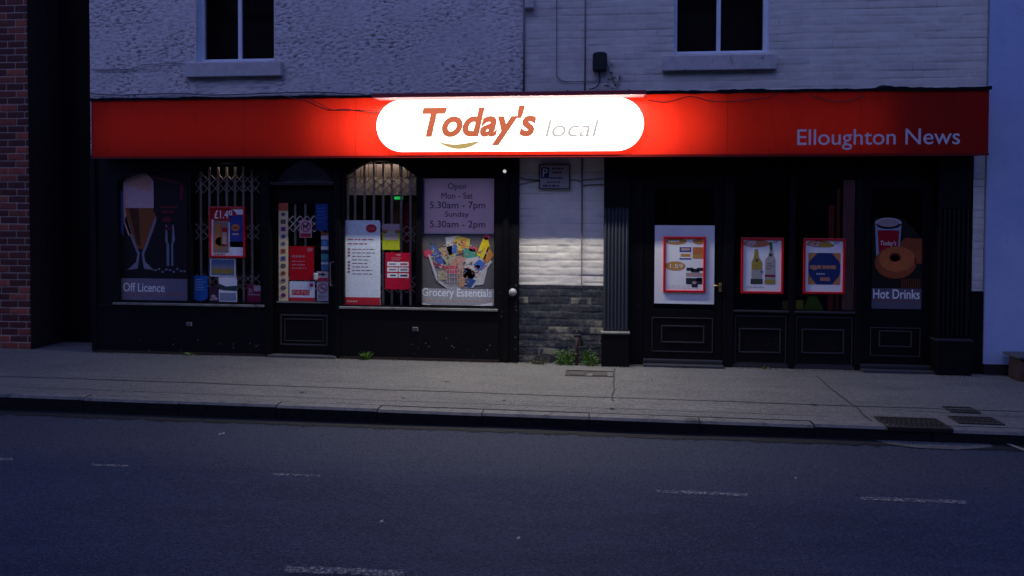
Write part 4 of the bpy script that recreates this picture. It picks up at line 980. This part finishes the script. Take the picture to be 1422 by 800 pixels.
tag(b.build('conduit', mat('pier_conduit', (.16, .12, .12), .7)), 'thin conduit running down the white part of the pier right of the parking plate', 'pipe')
SPP = thing('standpipe', 'short rusty standpipe at the foot of the pier among the weeds', 'pipe', (P(802, 508, -.1)[0], -.1, 0))
x = P(801, 480, -.10)[0]; zt = P(801, 466, -.10)[1]
b = MB(); b.tube([(x, -.09, .0), (x, -.09, zt-.1), (x+.004, -.09, zt)], .018, 10); b.build('pipe', mat('rusty_iron', (.10, .05, .035), .85, var=.5, vscale=40, dirt=((.02, .02, .02), 20, .5, .1)), SPP, smooth=True)
b = MB(); b.tube([(x-.03, -.09, zt), (x+.05, -.09, zt)], .020, 10); b.tube([(x, -.09, zt), (x, -.09, zt+.055)], .015, 10); b.tube([(x-.03, -.095, zt+.065), (x+.035, -.095, zt+.05)], .008, 8)
b.tube([(x+.05, -.09, zt-.002), (x+.055, -.06, zt-.12)], .014); b.build('tap', mat('black_iron', (.02, .02, .024), .7, bump=.4), SPP, smooth=True)
b = MB(); b.tube(curve_pts([(724, 484), (735, 490), (748, 494), (758, 492), (775, 496), (800, 497)], -.05), .008)
tag(b.build('ground_cable', PIPE), 'black cable lying along the foot of the pier', 'cable')

# ---------------------------------------------------------------- right shopfront
RS = thing('panelled_shopfront', 'black panelled shopfront on the right with two doors and two framed posters between them', 'shopfront', (P(1080, 515)[0], 0, 0))
Yr = .02
def bxr(px, Y=Yr): return P(px, 420, Y)[0]
zt = ZF+.08
pl0, pl1 = P(838, 400, -.08)[0], P(873, 400, -.08)[0]; plz0 = P(855, 461, -.10)[1]; plz1 = P(855, 288, -.08)[1]
pr0, pr1 = P(1302, 400, -.08)[0], P(1347, 400, -.08)[0]; prz0 = P(1325, 471, -.1)[1]
for (a_, c_, zb_, fl_) in ((pl0, pl1, plz0, 7), (pr0, pr1, prz0, 7)):
    b = MB(); b.box(a_, c_, -.04, .06, zb_, zt)
    n = fl_
    for k in range(n):
        xx = a_+(c_-a_)*(k+.5)/n; b.tube([(xx, -.045, zb_+.02), (xx, -.045, plz1 if a_ < 2 else plz1)], (c_-a_)/n*.36, 8)
    b.build('pilaster', mat('fluted_blue_black', (.035, .04, .055), .5, .4) if a_ < 2 else BLK, RS)
    b = MB(); b.box(a_-.0, c_+.0, -.07, .06, plz1+.001, zt); b.build('capital', BLK, RS, bevel=.006)
    b = MB(); b.box(a_-.02, c_+.008, -.13, .06, -.03, zb_-.02); pb_ = b.build('plinth_block', BLK2, RS, bevel=.008)
    MB().box(a_-.028, c_+.016, -.14, .05, zb_-.019, zb_).build('cap', SILL if a_ < 2 else BLKM, pb_, bevel=.004)
cols_ = [873, 893, 1004, 1018, 1095, 1103, 1187, 1195, 1293, 1302]
X = [bxr(c) for c in cols_]; X[0] = pl1; X[-1] = pr0
ztr = P(1050, 246, Yr)[1]
b = MB()
b.box(X[0], X[1], Yr, .07, 0, zt); b.box(X[2], X[3], Yr-.02, .07, 0, zt); b.box(X[4], X[5], Yr-.02, .07, 0, zt); b.box(X[6], X[7], Yr-.02, .07, 0, zt); b.box(X[8], X[9], Yr, .07, 0, zt)
b.box(X[1], X[2], Yr, .07, ztr, zt); b.box(X[3], X[4], Yr, .07, ztr, zt); b.box(X[5], X[6], Yr, .07, ztr, zt); b.box(X[7], X[8], Yr, .07, ztr, zt)
b.build('frame', BLK2, RS, bevel=.003)
wzb = P(1060, 431, Yr)[1]
for (i, mold) in ((3, (1026, 456, 1084, 490)), (5, (1113, 457, 1172, 491))):
    MB().box(X[i], X[i+1], Yr+.003, .07, .0, wzb-.02).build('stall_panel', BLK2, RS)
    MB().box(X[i], X[i+1], Yr-.03, .07, wzb-.02, wzb).build('window_sill', BLKM, RS, bevel=.004)
    x0, x1, z0, z1 = RC(*mold, Yr); m_ = MB(); m_.frame(x0, x1, z0, z1, .014, Yr-.012, Yr+.0025)
    m_.frame(X[i]+.02, X[i+1]-.02, .045, wzb-.06, .010, Yr-.006, Yr+.0025); m_.build('panel_moulding', BLKM, RS, bevel=.003)
    MB().box(X[i], X[i+1], .035, .039, wzb, ztr).build('window_pane', GLASS, RS)
    MB().box(X[i], X[i+1], Yr-.012, .05, -.02, .04).build('bottom_rail', BLKM, RS, bevel=.004)
# doors
for (i, gl, mo1, mo2) in ((1, (909, 262, 992, 430), (905, 441, 990, 489), (918, 452, 978, 476)), (7, (1209, 262, 1281, 432), (1208, 455, 1278, 495), (1220, 459, 1266, 482))):
    x0, x1 = X[i], X[i+1]; g0, g1, gz0, gz1 = RC(*gl, Yr)
    D = MB(); D.box(x0+.004, g0, Yr+.003, .06, .035, ztr-.004); D.box(g1, x1-.004, Yr+.003, .06, .035, ztr-.004); D.box(g0, g1, Yr+.003, .06, gz1, ztr-.004); D.box(g0, g1, Yr+.003, .06, .035, gz0)
    d = D.build('door', BLK, RS, bevel=.003)
    MB().box(g0, g1, .035, .039, gz0, gz1).build('door_glass', GLASS, d)
    m_ = MB(); q = RC(*mo1, Yr); m_.frame(*q, .010, Yr-.008, Yr+.0025); q = RC(*mo2, Yr); m_.frame(*q, .014, Yr-.014, Yr+.0024); m_.build('panel_moulding', BLKM, d, bevel=.003)
    MB().box(x0+.002, x1-.002, Yr-.035, Yr+.002, .03, .075).build('weather_bar', BLKM, d, bevel=.01)
    MB().box(x0-.0, x1+.0, -.10, .05, -.03, .028).build('threshold', mat('blue_black_step', (.04, .042, .055), .6, var=.4, vscale=25), RS, bevel=.006)
    if i == 1:
        hx, hz = P(1001, 397, Yr-.03)
        h_ = MB(); h_.box(hx-.018, hx+.018, Yr-.008, Yr+.0028, hz-.07, hz+.03); h_.build('handle_plate', BRASS, d, bevel=.004)
        MB().tube([(hx, Yr-.008, hz), (hx, Yr-.045, hz), (hx-.075, Yr-.05, hz+.004)], .008).build('lever_handle', BRASS, d, smooth=True)
# dark wavy poster-size sheet behind the glass of the recess is left to the room
p = Poster('backing_board', 'large white board behind the framed offers poster on the right shop door', 'board', (909, 313, 992, 422), .012, mat('white_board', (.78, .79, .84), .5, var=.05, vscale=4), th=.006)
def in2(p):
    p.art('print', [(.50, .26, .07), (.05, .08, .30), (.48, .16, .06), (.02, .025, .04), (.05, .12, .4), (.45, .30, .28), W_], lambda s: (
        s.e(.28, .95, .28, .065, 0), s.e(.88, .95, .16, .055, 0), s.e(.26, .47, .27, .09, 0), s.r(.37, .60, .68, .84, 6), s.r(.72, .62, 1, .84, 2), s.up(),
        s.r(.37, .74, .68, .84, 1), s.r(.37, .60, .68, .625, 1), s.r(.40, .65, .66, .71, 0), s.r(.72, .62, .98, .70, 0), s.r(.56, .38, .74, .44, 3), s.r(.84, .38, 1, .44, 3), s.r(.68, .35, .90, .42, 3),
        s.r(.55, .12, .98, .24, 3), s.r(.84, .18, .98, .25, 4), s.r(.70, .06, .86, .13, 3), s.r(.55, .27, 1, .34, 5), s.up(), s.ln(.08, .925, .48, .98, 1, 6, 4, .6), s.r(.42, .77, .64, .82, 5), s.e(.77, .15, .06, .03, 5),
        s.ln(.05, .02, .95, .10, 2, 5, 4, .15), s.t('1.59', .12, .43, .46, .51, 6)))
framed('offer_poster', 'red framed poster of small offers on the white board of the door', (921, 328.5, 980, 406.5), .011, in2)
def in3(p):
    def a(s):
        s.e(.34, .93, .36, .075, 0).up(); s.e(.20, .93, .14, .05, 4); s.ln(.78, .93, .98, .99, 2, 5, 3, .5)
        s.p([(.30, .82), (.38, .82), (.40, .68), (.50, .56), (.50, .20), (.22, .20), (.22, .56), (.29, .68)], 3).up()
        s.p([(.30, .80), (.38, .80), (.41, .66), (.50, .54), (.49, .42), (.23, .42), (.23, .54), (.28, .66)], 1); s.r(.20, .14, .52, .24, 2); s.up(); s.e(.36, .60, .04, .03, 2)
        s.p([(.68, .96), (.76, .96), (.77, .80), (.70, .80)], 6); s.p([(.69, .80), (.78, .80), (.79, .70), (.84, .62), (.84, .14), (.58, .14), (.58, .62), (.68, .70)], 3); s.up()
        s.e(.72, .71, .055, .03, 2); s.r(.57, .28, .85, .325, 7); s.ln(.62, .42, .82, .56, 3, 7, 4, .3); s.r(.57, .15, .85, .23, 1)
        s.ln(.1, .06, .6, .11, 2, 5, 9, .3); s.e(.49, .38, .04, .03, 5)
    p.art('print', [(.50, .18, .10), (.34, .27, .05), (.05, .06, .05), (.36, .34, .34), (.55, .3, .3), (.18, .16, .30), (.06, .16, .06), (.22, .02, .08)], a)
    p.art('lettering', [(.55, .5, .55)], lambda s: s.t('£7', .10, .88, .34, .985, 0, shear=.2, offset=.015))
framed('offer_poster', 'red framed poster of two bottles in the window beside the right shop door', (1029, 330, 1088.5, 408), .034, in3)
def in4(p):
    def a(s):
        s.e(.36, .935, .34, .065, 0).up(); s.e(.55, .91, .22, .04, 3); s.ln(.76, .93, .98, .99, 2, 4, 3, .5)
        s.r(.08, .14, .94, .76, 0).up()
        s.p([(.30, .14), (.72, .14), (.90, .30), (.94, .38), (.94, .54), (.90, .60), (.70, .76), (.32, .76), (.12, .60), (.08, .54), (.08, .38), (.12, .30)], 1).up()
        s.ln(.12, .42, .92, .54, 1, 2, 6, .6); s.ln(.30, .33, .62, .365, 1, 5, 3, .8); s.r(.40, .21, .66, .28, 2); s.up(); s.e(.25, .46, .08, .04, 2).e(.62, .48, .10, .03, 2)
    p.art('print', [(.48, .20, .08), (.015, .03, .14), (.42, .18, .13), (.46, .30, .03), (.16, .14, .28), (.4, .45, .5)], a)
    p.art('lettering', [(.55, .5, .55)], lambda s: s.t('£2', .12, .89, .38, .985, 0, shear=.2, offset=.015))
framed('offer_poster', 'red framed poster with a blue octagon on orange, third framed poster of the right shop', (1115.5, 331, 1174, 408.5), .034, in4)
p = Poster('hot_drinks_poster', 'dark poster of a red paper cup and a ring doughnut over the words Hot Drinks', 'poster', (1211, 302, 1280, 429), .030, (.012, .008, .008), shape=[(0, 0), (1, 0), (1, .78), (.95, .80), (.62, .99), (.04, 1), (0, .95)])
def a(s):
    s.p([(.05, .93), (.58, .93), (.53, .44), (.12, .44)], 1).e(.315, .935, .27, .062, 0).up(); s.e(.315, .94, .22, .045, 5).p([(.10, .86), (.54, .86), (.51, .56), (.14, .56)], 2).p([(.05, .92), (.09, .92), (.14, .5), (.09, .5)], 1).up()
    s.p([(.55, .72), (.66, .78), (1, .77), (1, .50), (.7, .5)], 3)
    s.e(.47, .505, .42, .175, 3).up(); s.e(.50, .545, .36, .14, 4).up(); s.e(.46, .565, .12, .05, 6)
    s.e(.46, .555, .09, .035, 7); s.up(); q = random.Random(5)
    for _ in range(170):
        an = q.uniform(0, 6.28); rr_ = q.uniform(.45, .97); u = .49+.40*rr_*math.cos(an); v = .54+.155*rr_*math.sin(an); d = q.uniform(.006, .02)
        s.p([(u, v), (u+d, v+d*.3), (u+d*.6, v+d*.7)], q.choice((3, 4, 8, 8)))
    for k in range(9): s.r(.60+.045*k, .23, .612+.045*k, .33, 3)
p.art('picture', [(.45, .45, .5), (.25, .35, .5), (.34, .005, .015), (.26, .06, .022), (.44, .115, .035), (.36, .28, .28), (.10, .02, .01), (.02, .008, .005), (.62, .24, .09)], a)
p.art('caption_band', [(.10, .09, .14), (.25, .05, .04), W_, W_], lambda s: (s.r(0, 0, 1, .225, 0), s.up(), s.r(.05, .085, .96, .092, 1), s.t('Hot Drinks', .03, .11, .97, .215, 2, offset=.012), s.t("Today's", .16, .68, .48, .745, 3, shear=.15)))
# things seen in the gap of the right window
rs = random.Random(9)
for (pxa, pxb, pya, pyb, col, lab) in [(1150, 1158, 285, 431, (.75, .20, .12), 'narrow rust red curtain strip inside the window left of the Hot Drinks door'), (1161, 1166, 262, 431, (.7, .25, .12), 'thin orange brown curtain strip inside the window left of the Hot Drinks door'), (1170, 1187, 250, 431, (.75, .45, .40), 'wide brown curtain at the right side of the last window before the Hot Drinks door')]:
    x0, x1, z0, z1 = RC(pxa, pya, pxb, pyb, .06); b = MB(); n = max(3, int((x1-x0)/.02)); pts = []
    for i in range(n*3+1): xx = x0+(x1-x0)*i/(n*3); yy = .06+.012*math.sin(i*2.1); pts += [(xx, yy, z0), (xx, yy, z1)]
    b.add(pts, [(2*i, 2*i+2, 2*i+3, 2*i+1) for i in range(n*3)])
    o = b.build('curtain', ink(*col)); tag(o, lab, 'curtain', 'curtains inside the right window')
b = MB(); x0, x1, z0, z1 = RC(1116, 412, 1144, 431, .06); b.prism([(x0, z0), (x1, z0), ((x0+x1)/2+.04, z1), ((x0+x1)/2-.05, z1)], .06, .1, 0)
tag(b.build('green_packet', ink(.22, .42, .03)), 'green wedge shaped packet on the window ledge under the third framed poster', 'packet')
b = MB(); x0, x1, z0, z1 = RC(1105, 417, 1116, 431, .06); b.box(x0, x1, .06, .1, z0, z1)
tag(b.build('yellow_packet', ink(.6, .5, .03), bevel=.01), 'small yellow packet left of the green packet on the window ledge', 'packet')
b = MB(); x0, x1, z0, z1 = RC(1087, 418, 1094, 430, .06); b.box(x0, x1, .06, .08, z0, z1)
tag(b.build('yellow_card', ink(.4, .38, .05), bevel=.004), 'small olive card in the corner of the window with the bottle poster', 'card')

# ---------------------------------------------------------------- small things on the ground
IRON = mat('cast_iron', (.05, .045, .04), .6, .4, metal=.3, var=.4, vscale=30, dirt=((.09, .06, .04), 20, .55, .1))
def quad_on_pav(pts, dz=0.): return [(x, y, pav_z(x, y)+dz) for x, y in pts]
def cover(name, label, cat, quad, nx, ny, m=IRON, inset=.008, dz=.012, pat='bars', pit=None):
    c = [G(*q) for q in quad]  # four photo corners: back-left, back-right, front-right, front-left -> squared up
    xl = (c[0][0]+c[3][0])/2; xr = (c[1][0]+c[2][0])/2; yb = (c[0][1]+c[1][1])/2; yf = (c[2][1]+c[3][1])/2
    zc = pav_z((xl+xr)/2, (yb+yf)/2)
    T = thing(name, label, cat, ((xl+xr)/2, (yb+yf)/2, zc))
    sl = (zk((xl+xr)/2))/2.12*-1
    def Z(y, d): return pav_z((xl+xr)/2, y)+d
    def slab(b, x0, x1, y0, y1, d0, d1, mi=0):
        b.add([(x0, y0, Z(y0, d0)), (x1, y0, Z(y0, d0)), (x1, y1, Z(y1, d0)), (x0, y1, Z(y1, d0)), (x0, y0, Z(y0, d1)), (x1, y0, Z(y0, d1)), (x1, y1, Z(y1, d1)), (x0, y1, Z(y1, d1))], [(0, 3, 2, 1), (4, 5, 6, 7), (0, 1, 5, 4), (1, 2, 6, 5), (2, 3, 7, 6), (3, 0, 4, 7)], mi)
    b = MB(); slab(b, xl, xr, yf, yb, -.02, dz-.008); b.build('pit', pit or mat('pit_black', (.008, .008, .008), .9), T)
    b = MB(); t = .018; slab(b, xl, xr, yf, yf+t, dz-.0079, dz); slab(b, xl, xr, yb-t, yb, dz-.0079, dz); slab(b, xl, xl+t, yf+t, yb-t, dz-.0079, dz); slab(b, xr-t, xr, yf+t, yb-t, dz-.0079, dz); b.build('rim', m, T)
    b = MB(); wx, wy = (xr-xl-2*t)/nx, (yb-yf-2*t)/ny
    for i in range(nx):
        for j in range(ny):
            o_ = wx*.5 if (pat == 'stud' and j % 2) else 0
            x0 = xl+t+i*wx+o_; slab(b, x0+wx*.12, min(x0+wx*.78, xr-t), yf+t+j*wy+wy*.15, yf+t+(j+1)*wy-wy*.15, dz-.0079, dz-.002)
    b.build('studs', m, T)
    return T
cover('gully_cover', 'studded iron gully cover in the kerb at the right', 'drain cover', [(1218, 578), (1300, 578), (1319, 592), (1232, 592)], 12, 5, pat='stud')
cover('access_cover', 'small dark studded cover on the pavement behind the gully cover, at the far right', 'access cover', [(1309, 563.5), (1347, 563.5), (1360, 571), (1322, 571)], 6, 3)
cover('access_cover', 'wider dark access cover on the pavement at the far right, nearest the kerb', 'access cover', [(1318, 576), (1378, 577), (1392, 586), (1332, 586)], 8, 3)
cover('stop_tap_cover', 'pair of worn stone coloured covers in the pavement before the weeds at the pier', 'access cover', [(786, 514), (852, 516), (854, 524), (784, 521)], 2, 1, m=mat('worn_cover', (.085, .076, .066), .8, var=.3, vscale=30), dz=.008, pit=mat('worn_cover_grit', (.075, .07, .062), .9, var=.4, vscale=30))
# road gully rails at bottom right
b = MB()
for (a_, c_, w_) in (((1380, 611), (1440, 634), .02), ((1403, 610), (1450, 622), .02)):
    g0, g1 = G(*a_, ROADZ), G(*c_, ROADZ); d = Vector((g1[0]-g0[0], g1[1]-g0[1])).normalized(); nn = Vector((-d.y, d.x))*w_
    z = road_z(*g0)+.004
    b.add([(g0[0]-nn.x, g0[1]-nn.y, z), (g1[0]-nn.x, g1[1]-nn.y, z), (g1[0]+nn.x, g1[1]+nn.y, z), (g0[0]+nn.x, g0[1]+nn.y, z)], [(0, 1, 2, 3)])
    b.add([(v[0], v[1], v[2]+.012) for v in [(g0[0]-nn.x, g0[1]-nn.y, z), (g1[0]-nn.x, g1[1]-nn.y, z), (g1[0]+nn.x, g1[1]+nn.y, z), (g0[0]+nn.x, g0[1]+nn.y, z)]], [(0, 1, 2, 3)])
tag(b.build('gully_rail', mat('pale_rail', (.25, .22, .2), .7)), 'two pale slanting rails of a road gully in the lower right of the road', 'drain')
# pale patch of road by the gully
b = MB(); ring = [(1215, 612), (1260, 610.5), (1330, 611), (1370, 615), (1380, 622), (1330, 626), (1270, 623), (1235, 618)]
pp = [G(px, py, ROADZ) for px, py in ring]; b.add([(x, y, road_z(x, y)+.006) for x, y in pp], [list(range(len(pp)))])
tag(b.build('road_patch', asphalt('patch_asphalt', (.085, .085, .09), (.12, .12, .12), (.2, .2, .2), 90, (.07, .07, .07), .003)), kind='structure')
# weeds
def weed(label, px, py, rx, h, nl, nb, Y=-.09, m=LEAF, leaf=.03):
    x, _ = P(px, py, Y); z = pav_z(x, Y); b = MB()
    if nl: leaf_clump(b, (x, Y, z), rx, h, nl, leaf, .045)
    if nb: blade_clump(b, (x, Y, z), rx, h, nb)
    return tag(b.build('weed', m, loc=(x, Y, z)), label, 'plant', 'weeds along the foot of the shops')
weed('leafy green weed at the pier just left of the rusty standpipe', 785, 510, .11, .20, 260, 30)
weed('leafy green weed at the pier just right of the rusty standpipe', 818, 511, .09, .19, 260, 30)
weed('grassy green weed under the Grocery Essentials side sill, right of the left door', 508, 499, .07, .11, 15, 55)
weed('tiny green weed under the window left of the left door', 263, 490, .07, .045, 16, 14)
weed('tiny yellowish weed under the window with the bottle poster', 1061, 517, .04, .05, 10, 8, Y=-.02, m=mat('yellow_leaf', (.2, .17, .03), .6))
weed('withered brownish weed at the left of the pier foot', 748, 507, .12, .06, 60, 30, m=mat('dry_weed', (.10, .09, .04), .8, var=.4), leaf=.02)
# moss and grit along the foot of the walls
b = MB(); rs = random.Random(12)
for _ in range(900):
    px = rs.uniform(130, 1360); x = P(px, 505, -.06)[0]; yy = (-.075 if px < 721 else (-.02 if px < 838 else -.03))-abs(rs.gauss(0, .025))
    if 836 < px < 880 or px > 1298: yy -= .12
    z = pav_z(x, yy)+.003; s = rs.uniform(.003, .010)
    b.add([(x-s, yy-s*.6, z), (x+s, yy-s*.5, z), (x+s*.4, yy+s, z), (x, yy, z+s*.8)], [(0, 1, 3), (1, 2, 3), (2, 0, 3)], rs.choice((0, 0, 1)))
tag(b.build('moss_grit', [mat('grit', (.09, .08, .06), .9), mat('moss', (.07, .09, .02), .9)], loc=(0, 0, 0)), 'moss and grit gathered along the foot of the shopfronts', 'moss', kind='stuff')
# litter on the road
b = MB(); 
for (px, py) in [(310, 601), (305, 602), (720, 752), (530, 728), (1105, 664), (860, 596), (180, 572)]:
    x, y = G(px, py, ROADZ+.02); z = road_z(x, y); s = rs.uniform(.006, .014); b.add([(x-s, y-s, z+.003), (x+s, y-s*.4, z+.004), (x+s*.6, y+s, z+.012), (x-s*.8, y+s*.6, z+.008)], [(0, 1, 2, 3)])
tag(b.build('litter', mat('pale_litter', (.4, .4, .36), .8), loc=(0, 0, 0)), 'tiny pale scraps of litter scattered on the road', 'litter', kind='stuff')
# stone block in the right corner
ST = thing('stone_trough', 'low dim stone trough against the white wall at the right edge', 'trough', (P(1418, 517, -.2)[0], -.2, 0))
x0, x1, z0, z1 = RC(1409, 494, 1455, 517, -.3)
b = MB(); n = 10
b.box(x0+.03, x1+.1, -.34, -.10, -.03, z1-.03); b.build('body', mat('brown_stone', (.05, .028, .025), .85, var=.4, vscale=12, bump=.6, bscale=25), ST, bevel=.04)
MB().box(x0, x1+.12, -.37, -.07, z1-.029, z1).build('rim', mat('pale_stone_rim', (.09, .085, .10), .8, bump=.4), ST, bevel=.008)

# ---------------------------------------------------------------- the other side of the street (reflected in the glass)
OB = thing('opposite_terrace', 'dark brick terrace across the street behind the viewer', 'building', (0, -14, 0))
b = MB(); b.box(-22, 20, -20, -14, -.3, 8.4); b.build('wall', mat('opposite_brick', (.12, .06, .045), .9, var=.3, vscale=6), OB)
b = MB(); b.add([(-22.2, -13.8, 8.4), (20.2, -13.8, 8.4), (20.2, -17, 12), (-22.2, -17, 12), (-22.2, -20.2, 8.4), (20.2, -20.2, 8.4)], [(0, 1, 2, 3), (3, 2, 5, 4), (0, 3, 4), (1, 5, 2), (0, 4, 5, 1)]); b.build('roof', MAT_ROOF, OB)
for k in range(8):
    x = -19+k*5
    for z in (.8, 3.3, 6.): MB().box(x, x+1.2, -13.97, -13.9, z, z+1.4).build('window', mat('opposite_window', (.02, .02, .025), .2), OB)
